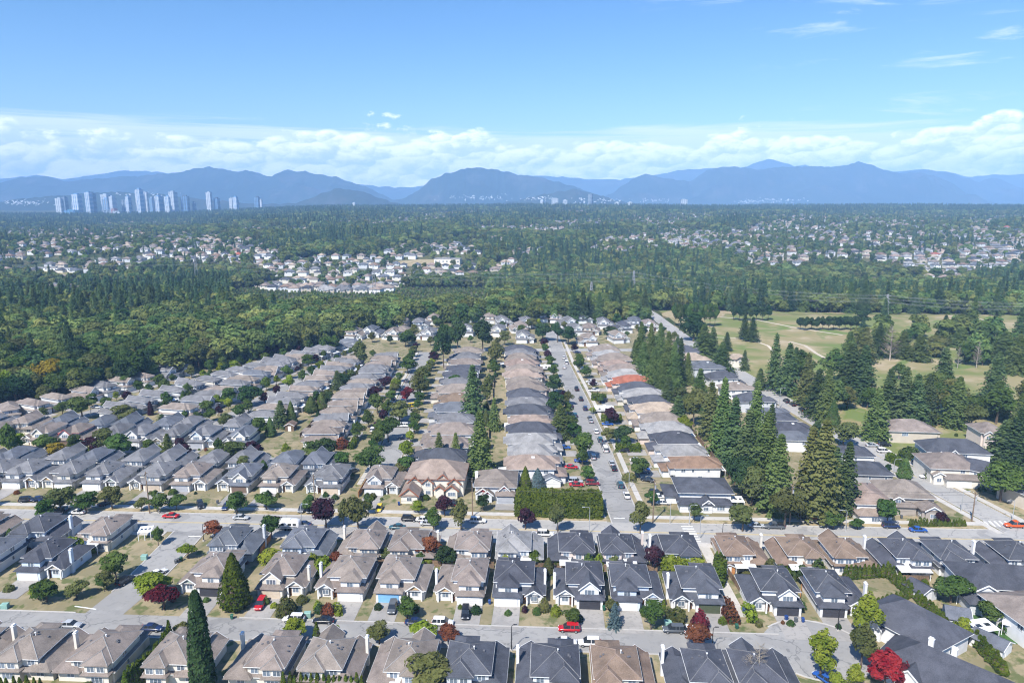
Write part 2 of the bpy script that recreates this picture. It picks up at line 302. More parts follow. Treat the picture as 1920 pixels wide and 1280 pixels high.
def sheet_grid(name, ys, halfw, m, zo=0., n=44, x0=None, x1=None, kind='structure'):
    mb = MB(); rows = []
    for y in ys:
        a, b_ = (-halfw(y), halfw(y)) if x0 is None else (x0(y), x1(y))
        rows.append([(a + (b_ - a) * i / n, y, 0) for i in range(n + 1)])
    for r in rows: mb.v += [(x, y, gz(x, y) + zo) for x, y, _ in r]
    for j in range(len(rows) - 1):
        for i in range(n): q = j * (n + 1) + i; mb.f.append((q, q + 1, q + n + 2, q + n + 1)); mb.mi.append(0)
    return struct(name, mb, m, True, kind)
ys = [-400, -200, 0, 200, 400, 540] + [560 + 45 * i for i in range(78)] + [4200, 4700, 5400, 6200, 7500, 9500, 11500, 13200]
sheet_grid('terrain', ys, lambda y: 600 + 1.15 * max(0, y), G_TERRAIN, -.06)
sheet_grid('neighbourhood_ground', [60 + 20 * i for i in range(22)] + [500, 510], None, G_YARD, .0, 30, lambda y: -262 + max(0, (y - 300) * .62), lambda y: 240 if y < 235 else 118 + max(0, (330 - y) * .09))
sheet_grid('golf_course', [236 + 16 * i for i in range(26)], None, G_GOLF, .02, 26, lambda y: 121 + max(0, (330 - y) * .09), lambda y: 330 + .62 * y)
def ribbon(name, pts, w, z, m, th=0., kind='structure', parent=None, w2=None):
    P_ = [Vector((p[0], p[1], 0)) for p in pts]; Q = [P_[0]]
    for a, b in zip(P_, P_[1:]):
        k = max(1, int((b - a).length / 14))
        Q += [a.lerp(b, (i + 1) / k) for i in range(k)]
    mb = MB(); L = []
    for i, p in enumerate(Q):
        t = (Q[min(i + 1, len(Q) - 1)] - Q[max(i - 1, 0)]).normalized(); nrm = Vector((-t.y, t.x, 0)); g = gz(p.x, p.y) + z
        ww = w / 2
        L.append((p + nrm * ww, p - nrm * ww, g))
    for a, b, g in L: mb.v += [(a.x, a.y, g), (b.x, b.y, g)] + ([(a.x, a.y, g - th), (b.x, b.y, g - th)] if th else [])
    k = 4 if th else 2
    for i in range(len(L) - 1):
        o = i * k
        mb.f.append((o, o + 1, o + k + 1, o + k)); mb.mi.append(0)
        if th: mb.f += [(o + 2, o, o + k, o + k + 2), (o + 1, o + 3, o + k + 3, o + k + 1)]; mb.mi += [0, 0]
    if th: mb.f += [(0, 2, 3, 1), (len(mb.v) - 4, len(mb.v) - 3, len(mb.v) - 1, len(mb.v) - 2)]; mb.mi += [0, 0]
    me = mb.mesh(name, m); o = link(name, me, parent); 
    if kind: o['kind'] = kind
    return o
def my(x): return 184.3 - .047 * x                 # centre line of the main road
NEAR = [(-260, 148.6), (-110, 140.4), (-60, 137.7), (0, 134.4), (30, 132.9), (56, 131.6)]
def ny(x):
    for (a, ya), (b, yb) in zip(NEAR, NEAR[1:]):
        if x <= b: return ya + (yb - ya) * (x - a) / (b - a)
    return 131.6
SIDE = [(-90.5, 141), (-89, 152), (-88.6, 165), (-88.8, my(-89) - 5)]
CEN = [(32.6, my(32) + 5), (32, 215), (31.8, 246), (30.2, 314), (27.6, 390), (27.2, 450), (26.5, 505)]
RGT = [(140, my(140) + 5), (134.8, 215), (130.4, 244), (125.6, 282), (122, 328), (118.5, 377), (114, 433), (111.8, 528), (111, 620)]
WST = [(-43.5, 216), (-43, 234), (-45, 268), (-47.3, 297), (-49.3, 342), (-50, 380), (-51, 418)]
S2 = [(-121, 268), (-119, 282), (-112, 330), (-103, 388), (-98, 420)]
S1 = [(-192, 276), (-181, 292), (-160, 350), (-128, 420), (-112, 448)]
ribbon('near_street', NEAR, 7.8, .035, ASPH)
mb = MB(); k = 40; mb.v = [(62 + 10.5 * math.cos(6.2832 * i / k), 130.6 + 10.0 * math.sin(6.2832 * i / k), .045) for i in range(k)]; mb.f = [tuple(range(k))]; mb.mi = [0]
struct('cul_de_sac_road', mb, ASPH)
ribbon('side_street', SIDE, 8.6, .05, ASPH)
ribbon('main_road', [(-330, my(-330)), (0, my(0)), (330, my(330))], 11.6, .06, ASPH2)
ribbon('central_street', CEN, 8.3, .05, ASPH)
ribbon('golf_side_road', RGT, 8.6, .05, ASPH2)
ribbon('tree_lined_street', WST, 8., .05, ASPH)
ribbon('west_lane_road', S2, 7.6, .05, ASPH); ribbon('far_west_lane_road', S1, 7.6, .045, ASPH)
ribbon('back_street', [(-262, 244), (-60, 236)], 7.4, .045, ASPH); ribbon('upper_west_street', [(-262, 281), (-112, 270)], 7.6, .055, ASPH)
ribbon('cross_street', [(-36, 424), (110, 424)], 7.6, .06, ASPH2)
# kerbs and pavements
def offset(pts, d):
    P_ = [Vector((p[0], p[1], 0)) for p in pts]; out = []
    for i, p in enumerate(P_):
        t = (P_[min(i + 1, len(P_) - 1)] - P_[max(i - 1, 0)]).normalized(); out.append((p.x - t.y * d, p.y + t.x * d))
    return out
def main_line(x0, x1, off): return [(x, my(x) + off) for x in (x0, (x0 + x1) / 2, x1)]
for a, b in ((-330, 27), (38.5, 134), (146, 330)): ribbon('pavement', main_line(a, b, 9.6), 2.0, .16, WALK, .16); ribbon('grass_verge', main_line(a, b, 7.3), 2.0, .10, G_DRY, .10); ribbon('kerb', main_line(a, b, 5.98), .3, .15, CONC, .15)
for a, b in ((-330, -95), (-82, 330)): ribbon('kerb', main_line(a, b, -5.98), .3, .15, CONC, .15); ribbon('pavement', main_line(a, b, -7.2), 1.9, .14, WALK, .14)
ribbon('kerb', offset([p for p in NEAR if p[0] > -70] + [], 4.05), .3, .13, CONC, .13); ribbon('kerb', offset(NEAR[:5], -4.05), .3, .13, CONC, .13); ribbon('kerb', offset([(-260, 148.6), (-97, 139.7)], 4.05), .3, .13, CONC, .13)
for pts, w in ((SIDE, 8.6), (CEN, 8.3), (RGT, 8.6), (WST, 8.), (S2, 7.6), (S1, 7.6)):
    p2 = pts[1:] if pts is SIDE else pts
    for s_ in (-1, 1): ribbon('kerb', offset(p2, s_ * (w / 2 + .15)), .3, .13, CONC, .13)
ribbon('pavement', offset([(32.4, my(32) + 11)] + CEN[1:6], -6.6), 1.6, .122, WALK, .12); ribbon('pavement', offset(RGT[:4], -6.4), 2., .122, WALK, .12); ribbon('pavement', offset(RGT[:3], 6.2), 2., .124, WALK, .12); ribbon('pavement', offset(WST, 5.6), 1.5, .12, WALK, .12); ribbon('pavement', offset(WST, -5.6), 1.5, .12, WALK, .12)
mb = MB()
for i in range(k // 2 + 9):
    a0, a1 = -2.3 + 4.6 * i / (k // 2 + 9), -2.3 + 4.6 * (i + 1) / (k // 2 + 9)
    q = lambda a, r: (62 + (10.5 + r) * math.cos(a), 130.6 + (10. + r) * math.sin(a))
    mb.hexa([(*q(a0, 0), 0), (*q(a0, .35), 0), (*q(a1, .35), 0), (*q(a1, 0), 0)], [(*q(a0, 0), .14), (*q(a0, .35), .14), (*q(a1, .35), .14), (*q(a1, 0), .14)])
struct('cul_de_sac_kerb', mb, CONC)
ribbon('footpath', [(50.2, 142), (50.4, 160), (50.8, 176.5)], 2.6, .09, WALK, .09); ribbon('footpath', [(26, my(26) - 9), (50.8, my(50) - 8)], 2., .10, WALK, .1)
# painted lines
for off in (-.18, .18): ribbon('centre_line_marking', main_line(-330, 330, off), .13, .068, PAINTY)
ribbon('stop_line_marking', [(29.2, my(30) + 8.6), (32.4, my(32) + 8.6)], .45, .062, PAINT); ribbon('stop_line_marking', [(-88, my(-88) - 8.2), (-84.7, my(-88) - 8.2)], .45, .062, PAINT); ribbon('stop_line_marking', [(-98.5, 146.2), (-93, 145.0)], .35, .06, PAINT)
for i in range(7): ribbon('crossing_stripe_marking', [(47.4, my(45) - 5 + i * 1.5), (50.6, my(47) - 5 + i * 1.5)], .55, .072, PAINT)
for i in range(8): ribbon('crossing_stripe_marking', [(133.8 + i * 1.45, my(136) + 8.2), (134.4 + i * 1.45, my(136) + 11.6)], .55, .07, PAINT)
for y in range(222, 330, 9): ribbon('lane_dash_marking', [(134.3 - (y - 215) * .13, y), (134.3 - (y - 212) * .13, y + 3)], .14, .062, PAINTY)
ribbon('golf_path', [at(1480, 640)[:2], at(1510, 648)[:2], at(1530, 662)[:2], at(1548, 672)[:2]], 2.2, .06, SAND); ribbon('golf_path', [at(1330, 632)[:2], at(1400, 634)[:2], at(1440, 648)[:2], at(1460, 668)[:2]], 1.8, .06, SAND)
ribbon('golf_path', [at(1345, 594)[:2], at(1420, 600)[:2], at(1500, 616)[:2], at(1580, 628)[:2]], 2.4, .06, SAND); ribbon('golf_path', [at(1560, 730)[:2], at(1590, 740)[:2], at(1618, 752)[:2]], 2.2, .06, SAND); ribbon('golf_path', [at(1775, 592)[:2], at(1810, 592)[:2], at(1850, 601)[:2]], 2.2, .06, SAND)

# ================================================================== HOUSES
def window_mesh(w, h, bars=1):
    fr = MB(); t = .09
    fr.box(-w / 2, w / 2, -.07, 0, 0, t); fr.box(-w / 2, w / 2, -.07, 0, h - t, h); fr.box(-w / 2, -w / 2 + t, -.07, 0, t, h - t); fr.box(w / 2 - t, w / 2, -.07, 0, t, h - t)
    for i in range(bars): x = -w / 2 + w * (i + 1) / (bars + 1); fr.box(x - .035, x + .035, -.065, 0, t, h - t)
    pn = MB(); pn.box(-w / 2 + .03, w / 2 - .03, -.03, .02, .03, h - .03)
    return fr.mesh('window', TRIM), pn.mesh('pane', GLASS)
WIN = {'s': window_mesh(.9, 1.1, 0), 'm': window_mesh(1.5, 1.25, 1), 'l': window_mesh(2.3, 1.35, 2), 'xl': window_mesh(3.0, 1.5, 3)}
def vent_mesh():
    m = MB(); m.box(-.14, .14, -.14, .14, -.3, .1); m.box(-.19, .19, -.19, .19, .1, .16); return m.mesh('roof_vent', mat('roof_vent_grey', (.13, .13, .14)))
VENT = vent_mesh()
mb = MB(); mb.tube([(0, 0, -.4), (0, 0, .55)], .09, 6); mb.tube([(0, 0, .5), (0, 0, .68)], .17, 6); PIPE = mb.mesh('vent_pipe', TRIM)
def garage_mesh(w, h):
    m = MB(); n = 4
    for i in range(n): m.box(-w / 2, w / 2, -.07 - .012 * (i % 2), .0, h * i / n + .01, h * (i + 1) / n - .015)
    return m.mesh('garage_door', GDOOR['white'])
GAR = garage_mesh(4.7, 2.15); GAR1 = garage_mesh(2.5, 2.15)
mb = MB(); mb.box(-.5, .5, -.06, .0, 0, 2.1); mb.box(-.34, -.06, -.085, -.06, 1.1, 1.9); mb.box(.06, .34, -.085, -.06, 1.1, 1.9); FDOOR = mb.mesh('front_door', WOOD)
def chimney_meshes():
    a = MB(); a.box(-.45, .45, -.26, .26, 0, 6.0); b_ = MB(); b_.box(-.53, .53, -.34, .34, 6.0, 6.12); b_.box(-.28, .28, -.16, .16, 6.12, 6.3); b_.box(-.36, .36, -.22, .22, 6.3, 6.36)
    return a.mesh('chimney', TRIM), b_.mesh('chimney_cap', TRIM)
CHIM = chimney_meshes()
def patio_meshes(w, d):
    a = MB(); a.hexa([(-w / 2, 0, 2.75), (w / 2, 0, 2.75), (w / 2, d, 2.45), (-w / 2, d, 2.45)], [(-w / 2, 0, 2.87), (w / 2, 0, 2.87), (w / 2, d, 2.57), (-w / 2, d, 2.57)])
    p = MB(); p.box(-.06, .06, -.06, .06, -.2, 2.47); return a.mesh('patio_cover', ALUM), p.mesh('post', ALUM)
PAT = patio_meshes(5., 3.); PATL = patio_meshes(7.5, 3.4)
POST = MB().box(-.16, .16, -.16, .16, -.1, 2.6).mesh('porch_post', TRIM)
DUMMY = MATS['trim_white']
# a plan is a list of parts: (name, mesh, slot, location, turn, children); slot names the colour a copy gives it
def plan_suburban(seed, w=10.6, d=13., det=2, mir=1, chim=True):
    r = random.Random(seed); parts = []
    hw, hd = w / 2, d / 2; y0, y1 = -hd, hd
    pit = r.uniform(.46, .57); gw = 5.8                       # garage on the mir side
    def X(a, b): return (a, b) if mir > 0 else (-b, -a)
    gx0, gx1 = X(hw - gw, hw)
    wl = MB(); wl.box(-hw, hw, y0 + 1.6, y1, -.6, 2.72); wl.box(gx0, gx1, y0, y0 + 2.4, -.6, 2.68)
    up_frac = r.uniform(.64, .80); ux0, ux1 = X(hw - w * up_frac, hw - .12)
    uy0, uy1 = y0 + r.uniform(2.2, 3.2), y1 - .1
    uw = MB(); uw.box(ux0, ux1, uy0, uy1, 2.6, 4.8)
    style = r.randrange(3)
    bw = 4.2; bx0, bx1 = X(hw - .5 - bw - r.uniform(0, .8), hw - .9)   # projecting bay above the garage
    by0 = y0 + .9
    uw.box(bx0, bx1, by0, uy0 + .5, 2.6, 4.68)
    lr = MB(); lr.hip(-hw, hw, y0 + 1.6, y1, 2.75, pit * .86, .55); lr.hip(gx0, gx1, y0, y0 + 5, 2.72, pit * .8, .5)
    mr = MB(); mr.hip(ux0, ux1, uy0, uy1, 4.85, pit, .55)
    c0, c1 = X(hw - w * up_frac * r.uniform(.5, .62), hw - .35); rb = r.uniform(.7, 1.5); mr.hip(c0, c1, uy0 + 1., uy1 + rb, 4.87, pit * 1.0, .5); uw.box(c0, c1, uy1 - .4, uy1 + rb, 2.6, 4.82); lr.hip(c0 - .1, c1 + .1, uy1 - 1., uy1 + rb + .2, 2.9, pit * .8, .5); wl.box(c0, c1, y1 - .3, uy1 + rb - .05, -.6, 2.7)
    o0, o1 = X(-hw + .1, -hw + w * .42); lr.hip(o0, o1, y0 + 4.2, y1 + r.uniform(.3, 1.0), 2.78, pit * .95, .5)
    cp = MB(); cp.caps(ux0, ux1, uy0, uy1, 4.85, pit, .55); cp.caps(c0, c1, uy0 + 1., uy1 + rb, 4.87, pit, .5)
    fa = MB(); e = 4.85 - pit * .55 * .55; fa.ring(ux0 - .55, ux1 + .55, uy0 - .55, uy1 + .55, e - .16, e - .05, .05); e2 = 2.75 - pit * .86 * .55 * .55; fa.ring(-hw - .55, hw + .55, y0 + 1.05, y1 + .55, e2 - .16, e2 - .05, .05)
    gp = MB(); gt = MB(); gr = MB(); gp_p = r.uniform(.75, .95)
    if style == 0: mr.hip(bx0, bx1, by0, uy0 + 4, 4.72, pit, .4)
    else:
        gr.gable_y(bx0, bx1, by0, uy0 + 4.2, 4.68, gp_p, .4); gt.barge(bx0, bx1, by0, 4.68, gp_p, .4); gp.tri_prism(bx0, bx1, by0 - .0, by0 + .3, 4.63, gp_p * (bx1 - bx0) / 2 - .03)
    px0, px1 = X(-hw + .3, -hw + 3.9)                           # porch gable on the other side
    if style != 1 or det < 2: pz = 2.7
    else: pz = 2.85
    py0 = y0 + .7 + r.uniform(0, .6)
    gr.gable_y(px0, px1, py0, y0 + 5., pz, gp_p * .85, .35); gt.barge(px0, px1, py0, pz, gp_p * .85, .35); gp.tri_prism(px0, px1, py0, py0 + .3, pz - .05, gp_p * .85 * (px1 - px0) / 2 - .03)
    if r.random() < .7: wl.box(px0 + .3, px1 - .3, py0 + .5, y0 + 3, -.6, 2.68)
    # half-timber sticks in the gables
    if style == 2:
        for i in (-1, 0, 1): x = (bx0 + bx1) / 2 + i * .8; hh = gp_p * ((bx1 - bx0) / 2 - abs(i) * .8) - .15; gt.box(x - .06, x + .06, by0 - .06, by0, 4.63, 4.63 + hh)
    parts.append(('wall', wl.mesh('wall', DUMMY), 'wall', (0, 0, 0), 0, [])); parts.append(('upper_wall', uw.mesh('upper_wall', DUMMY), 'wall', (0, 0, 0), 0, []))
    rf = [('fascia', fa.mesh('fascia', DUMMY), 'trim', (0, 0, 0), 0, [])]
    if det > 1:
        W_, D__ = ux1 - ux0, uy1 - uy0; zr = 4.85 + pit * (min(W_, D__) / 2 + .25)
        for i in range(5):
            o_ = r.uniform(.5, 3.2); sg_ = r.choice((-1, 1)); t_ = r.uniform(-.5, .5) * max(.6, abs(W_ - D__))
            rf.append(('roof_vent', VENT, None, ((ux0 + ux1) / 2 + (t_ if W_ >= D__ else sg_ * o_), (uy0 + uy1) / 2 + (sg_ * o_ if W_ >= D__ else t_), zr - pit * o_ + .05), 0, []))
        rf.append(('ridge_cap', cp.mesh('ridge_cap', DUMMY), 'cap', (0, 0, 0), 0, []))
        rf.append(('vent_pipe', PIPE, None, ((ux0 + ux1) / 2 + r.uniform(-1, 1), (uy0 + uy1) / 2 + r.uniform(-.4, .4), 4.85 + pit * (min(ux1 - ux0, uy1 - uy0) / 2) - .3), 0, []))
    parts.append(('roof', mr.mesh('roof', DUMMY), 'roof', (0, 0, 0), 0, rf)); parts.append(('lower_roof', lr.mesh('lower_roof', DUMMY), 'roof', (0, 0, 0), 0, []))
    parts.append(('gable_roof', gr.mesh('gable_roof', DUMMY), 'roof', (0, 0, 0), 0, [('barge_board', gt.mesh('barge_board', DUMMY), 'trim', (0, 0, 0), 0, []), ('gable_panel', gp.mesh('gable_panel', DUMMY), 'panel', (0, 0, 0), 0, [])]))
    def win(k, x, y, z, rz=0): parts.append(('window', WIN[k][0], None, (x, y, z), rz, [('pane', WIN[k][1], None, (0, 0, 0), 0, [])]))
    parts.append(('garage_door', GAR, 'garage', ((gx0 + gx1) / 2, y0 - .01, .05), 0, []))
    win('l' if style else 'm', (bx0 + bx1) / 2, by0 - .02, 3.0)
    if det >= 1:
        parts.append(('front_door', FDOOR, None, (X(hw - gw - 1.1, hw - gw - .3)[0] + (0 if mir > 0 else .8), y0 + 1.57, .1), 0, []))
        win('m', (px0 + px1) / 2, min(py0 + .48, y0 + 1.58), .85)
        win('m', (c0 + c1) / 2 - .9, uy1 + rb + .02, 3.0, math.pi); win('m', (c0 + c1) / 2 + 1.0, uy1 + rb + .02, 3.0, math.pi); oth = ux0 + 1.3 if abs(ux0 - c0) > abs(ux1 - c1) else ux1 - 1.3; win('m', oth, uy1 + .02, 3.0, math.pi)
        win('l', (c0 + c1) / 2, uy1 + rb + .0, .75, math.pi); win('m', -hw * .55 if mir > 0 else hw * .55, y1 + .02, .85, math.pi)
    if det > 1:
        for s_ in (0, 1): parts.append(('porch_post', POST, None, ((px0, px1)[s_] + (.2, -.2)[s_], py0 - .05, 0), 0, []))
        win('s', -hw - .02, 1.5, .9, -math.pi / 2); win('s', hw + .02, 2., .9, math.pi / 2); win('m', ux1 + .02 if mir > 0 else ux0 - .02, 2.2, 3.1, math.pi / 2 if mir > 0 else -math.pi / 2)
    if chim: cx = (-hw - .3) * mir; parts.append(('chimney', CHIM[0], 'wall', (cx, r.uniform(-2, 1.5), 0), math.pi / 2, [('chimney_cap', CHIM[1], None, (0, 0, 0), 0, [])]))
    return parts, dict(gx=(gx0 + gx1) / 2, y0=y0, y1=y1, w=w, d=d)
def plan_deep(seed, w=12., d=19., det=1, mir=1):
    r = random.Random(seed); parts = []; hw, hd = w / 2, d / 2; pit = r.uniform(.38, .56); st = r.randrange(4)
    wl = MB(); wl.box(-hw, hw, -hd + 3.5, hd, -.6, 5.0); gx0, gx1 = (hw - 6.4, hw - .3) if mir > 0 else (-hw + .3, -hw + 6.4)
    wl.box(gx0, gx1, -hd, -hd + 4, -.6, 2.7 if st else 4.9)
    mr = MB(); mr.hip(-hw, hw, -hd + 3.5, hd, 5.05, pit, .55); lr = MB()
    if st: lr.hip(gx0, gx1, -hd, -hd + 5.5, 2.75, pit, .6); ox0, ox1 = (-hw + .4, -hw + 5) if mir > 0 else (hw - 5, hw - .4); wl.box(ox0, ox1, -hd + 1.8, -hd + 4, 2.2, 4.95); mr.hip(ox0, ox1, -hd + 1.8, -hd + 9, 5.0, pit * 1.05, .6)
    else: mr.hip(gx0, gx1, -hd, -hd + 9, 5.0, pit * 1.05, .6); lr.hip(-gx1, -gx0, -hd + 1.5, -hd + 4.5, 2.7, pit, .5)
    cx = r.uniform(-.15, .15) * w; mr.hip(cx - 3., cx + 3., hd - 6, hd + r.uniform(.2, 1.4), 5.02, pit, .6)
    fa = MB(); e = 5.05 - pit * .55 * .55; fa.ring(-hw - .55, hw + .55, -hd + 2.95, hd + .55, e - .17, e - .05, .05)
    kids = [('fascia', fa.mesh('fascia', DUMMY), 'trim', (0, 0, 0), 0, [])]
    if r.random() < .8: m = MB(); m.box(-.6, .6, -.5, .5, -.3, .22); kids.append(('skylight', m.mesh('skylight', ALUM), None, (r.uniform(-1, 1), r.uniform(-2, 4), 5.05 + pit * (hw - 1)), 0, []))
    if det > 0:
        for i in range(3): kids.append(('roof_vent', VENT, None, (r.uniform(-3, 3), r.uniform(-4, 6), 5.05 + pit * (hw - 2.9)), 0, []))
    parts += [('wall', wl.mesh('wall', DUMMY), 'wall', (0, 0, 0), 0, []), ('roof', mr.mesh('roof', DUMMY), 'roof', (0, 0, 0), 0, kids), ('lower_roof', lr.mesh('lower_roof', DUMMY), 'roof', (0, 0, 0), 0, [])]
    def win(k, x, y, z, rz=0): parts.append(('window', WIN[k][0], None, (x, y, z), rz, [('pane', WIN[k][1], None, (0, 0, 0), 0, [])]))
    parts.append(('garage_door', GAR, 'garage', ((gx0 + gx1) / 2, -hd - .01, .05), 0, []))
    for s_ in (-1, 1):
        for yy in (-hd + 6, 0, hd - 4): win('m' if r.random() < .6 else 's', s_ * (hw + .02), yy, 3.3, s_ * math.pi / 2)
        win('m', s_ * (hw + .02), 2.5, .8, s_ * math.pi / 2)
    win('l', (gx0 + gx1) / 2 if not st else -(gx0 + gx1) / 2, (-hd - .02) if not st else (-hd + 1.78), 3.2); win('l', -2.5, hd + .02, 3.2, math.pi); win('m', 2.5, hd + .02, .9, math.pi)
    parts.append(('front_door', FDOOR, None, (-1.5 * mir, -hd + 3.47, .1), 0, []))
    return parts, dict(gx=(gx0 + gx1) / 2, y0=-hd, y1=hd, w=w, d=d)
HOUSES = []
def plan_add(plan, root, cols):
    def rec(ps, par):
        for nm, me, slot, loc, rz, kids in ps:
            o = link(nm, me, par, loc, rz, cols.get(slot) if slot else None); rec(kids, o)
    rec(plan, root)
def place_house(planinfo, x, y, rz, roof='taupe', wall='cream', garage='white', panel='white', trim=None, label='', ref='', group=None, patio=None, z=None, s=1.):
    plan, info = planinfo
    root = link('house', None, None, (x, y, gz(x, y) if z is None else z), rz); root.empty_display_size = .5
    if s != 1.: root.scale = (s, s, s)
    plan_add(plan, root, {'roof': ROOF[roof], 'wall': WALL[wall], 'garage': GDOOR[garage], 'panel': PANEL[panel], 'trim': trim or TRIM, 'cap': CAP[roof]})
    if patio:
        pm = PATL if patio > 1 else PAT; w2 = 3.6 if patio > 1 else 2.4
        pc = link('patio_cover', pm[0], root, (info['gx'] * .3, info['y1'] + .02, 0))
        for s_ in (-1, 1): link('post', pm[1], pc, (s_ * w2, 2.7, 0))
    tag(root, label, 'house', group); HOUSES.append((x, y, ref, info)); return root
RN = {'taupe': 'taupe', 'dark': 'charcoal', 'grey': 'grey', 'bluegrey': 'blue-grey', 'brown': 'brown', 'tan': 'tan', 'pink': 'pinkish', 'red': 'red-tiled', 'light': 'pale grey', 'rust': 'rust-coloured'}
WN = {'white': 'white', 'cream': 'cream', 'beige': 'beige', 'palegrey': 'pale grey', 'paleblue': 'pale blue', 'pinkish': 'pinkish', 'stone': 'stone-coloured', 'grey': 'grey'}
def hlabel(roof, wall, i, row, frm): return f'{WN[wall]} house with {RN[roof]} roof, {ORD[i]} {frm} in {row}'
NOCH = {(i, mr): plan_suburban(11 + i, 10.5 + .25 * (i % 3), 12., 2, mr, False) for i in range(6) for mr in (1, -1)}
SUB = {(i, mr): plan_suburban(11 + i, 10.5 + .25 * (i % 3), 12., 2, mr, i % 2 == 0) for i in range(6) for mr in (1, -1)}
MIDP = {(i, mr): plan_suburban(41 + i, 9.8, 12.4, 1, mr, False) for i in range(5) for mr in (1, -1)}
ROWP = {(i, mr): plan_suburban(71 + i, 7.9, 13.4, 1, mr, False) for i in range(4) for mr in (1, -1)}
DEEP = {(i, mr): plan_deep(101 + i, 10.3, 17.5 + (i % 3), 1, mr) for i in range(6) for mr in (1, -1)}
def drive(x, y, rz, info, length, w=5.9):
    c, s_ = math.cos(rz), math.sin(rz); gx, y0 = info['gx'], info['y0'] - .02
    f = lambda u, v: (x + u * c - v * s_, y + u * s_ + v * c)
    ribbon('driveway', [f(gx, y0), f(gx, y0 - length)], w, .075, DRIVE)
rr = random.Random(5)
# --- rows along the streets: (pixel column of the centre, roof, wall, garage, panel, plan, mirror)
def row_px(lst, dist, rz, rowname, plans, slope, dl, patio_p=0., hh=0., gpn=None):
    for i, e in enumerate(lst):
        px, roof, wall, gar, pan, k, mr = e[:7]
        y = dist; x = 0.
        for _ in range(4):
            y = dist + slope * x; Z = y * math.cos(PIT) + H * math.sin(PIT) - hh * math.sin(PIT); x = (px - CX) / F * Z
        P_ = plans[(k, mr)]
        rz_ = rz + math.atan(slope)
        place_house(P_, x, y, rz_, roof, wall, gar, pan, trim=e[7] if len(e) > 7 else None, label=hlabel(roof, wall, i, rowname, 'from the left'), ref=f'{ORD[i]} house of {rowname.replace("the ", "")}', patio=(1 + (rr.random() < .4)) if rr.random() < patio_p else None)
        if dl: drive(x, y, rz_, P_[1], dl)
T, D_, Gr, Bl, Br = 'taupe', 'dark', 'grey', 'bluegrey', 'brown'
row_px([(-40, T, 'cream', 'white', 'white', 0, 1), (82, T, 'cream', 'white', 'white', 1, 1), (192, T, 'cream', 'white', 'white', 2, -1), (352, T, 'cream', 'white', 'white', 3, 1), (500, T, 'cream', 'white', 'white', 4, -1), (630, T, 'cream', 'white', 'white', 0, 1), (760, T, 'white', 'white', 'white', 5, -1),
        (895, D_, 'palegrey', 'white', 'white', 1, 1), (1028, D_, 'white', 'white', 'white', 2, -1), (1166, Br, 'cream', 'white', 'white', 3, 1), (1303, D_, 'white', 'white', 'white', 4, -1), (1432, D_, 'white', 'white', 'white', 5, 1)], 122.4, math.pi, 'the bottom row', SUB, -.052, 0, .25, 7)
row_px([(395, T, 'white', 'dark', 'sage', 3, 1), (541, T, 'cream', 'tan', 'cream', 0, -1), (648, T, 'white', 'white', 'white', 2, 1), (758, T, 'white', 'blue', 'tan', 1, -1), (866, T, 'white', 'white', 'tan', 4, 1), (975, D_, 'white', 'white', 'white', 2, -1), (1085, D_, 'white', 'dark', 'white', 0, 1),
        (1192, D_, 'paleblue', 'white', 'blue', 1, -1), (1300, D_, 'white', 'green', 'white', 2, 1), (1442, D_, 'white', 'dark', 'white', 5, 1), (1568, D_, 'white', 'dark', 'white', 4, -1)], 152.0, 0., 'the second row', SUB, -.06, 8.6, .2, 5)
row_px([(-20, T, 'cream', 'white', 'white', 1, 1), (92, D_, 'paleblue', 'white', 'white', 2, 1), (196, T, 'cream', 'white', 'white', 3, -1)], 173.5, math.pi, 'the third row west end', SUB, -.05, 0, .3, 5)
row_px([(450, Bl, 'palegrey', 'white', 'white', 4, 1), (583, Bl, 'paleblue', 'white', 'white', 1, 1), (682, T, 'cream', 'white', 'white', 0, -1), (779, T, 'cream', 'white', 'white', 2, 1), (880, T, 'white', 'white', 'white', 3, -1), (975, 'light', 'white', 'white', 'white', 5, 1), (1070, D_, 'pinkish', 'white', 'white', 1, -1), (1165, D_, 'pinkish', 'white', 'white', 0, 1),
        (1262, D_, 'white', 'white', 'white', 2, -1), (1388, Br, 'cream', 'white', 'white', 4, 1), (1485, Br, 'cream', 'white', 'white', 3, -1), (1585, Br, 'white', 'white', 'white', 0, 1), (1680, D_, 'white', 'white', 'white', 5, -1), (1782, D_, 'white', 'white', 'white', 2, 1), (1885, D_, 'palegrey', 'white', 'white', 1, -1)], 169.8, math.pi, 'the third row', SUB, -.04, 0, .55, 5)
# houses south-west of the side street, and at the right-hand end
row_px([(-30, Bl, 'white', 'grey', 'white', 2, 1), (100, D_, 'paleblue', 'white', 'beige', 4, -1)], 157.5, 0., 'the side-street pair', SUB, -.05, 8., 0, 5)
row_px([(-85, Gr, 'cream', 'white', 'cream', 0, 1), (-10, Gr, 'cream', 'white', 'cream', 1, 1), (58, Gr, 'white', 'white', 'tan', 2, -1), (125, Gr, 'cream', 'white', 'tan', 1, 1), (205, Gr, 'white', 'white', 'sage', 4, -1), (288, Gr, 'cream', 'tan', 'white', 2, 1), (368, T, 'white', 'grey', 'white', 1, -1), (448, Bl, 'cream', 'brown', 'cream', 0, 1), (530, T, 'cream', 'white', 'cream', 3, -1), (614, Gr, 'white', 'tan', 'white', 2, 1), (722, T, 'palegrey', 'white', 'white', 0, -1)], 211.5, 0., 'the main-road row', NOCH, -.045, 9.2, 0, 4)
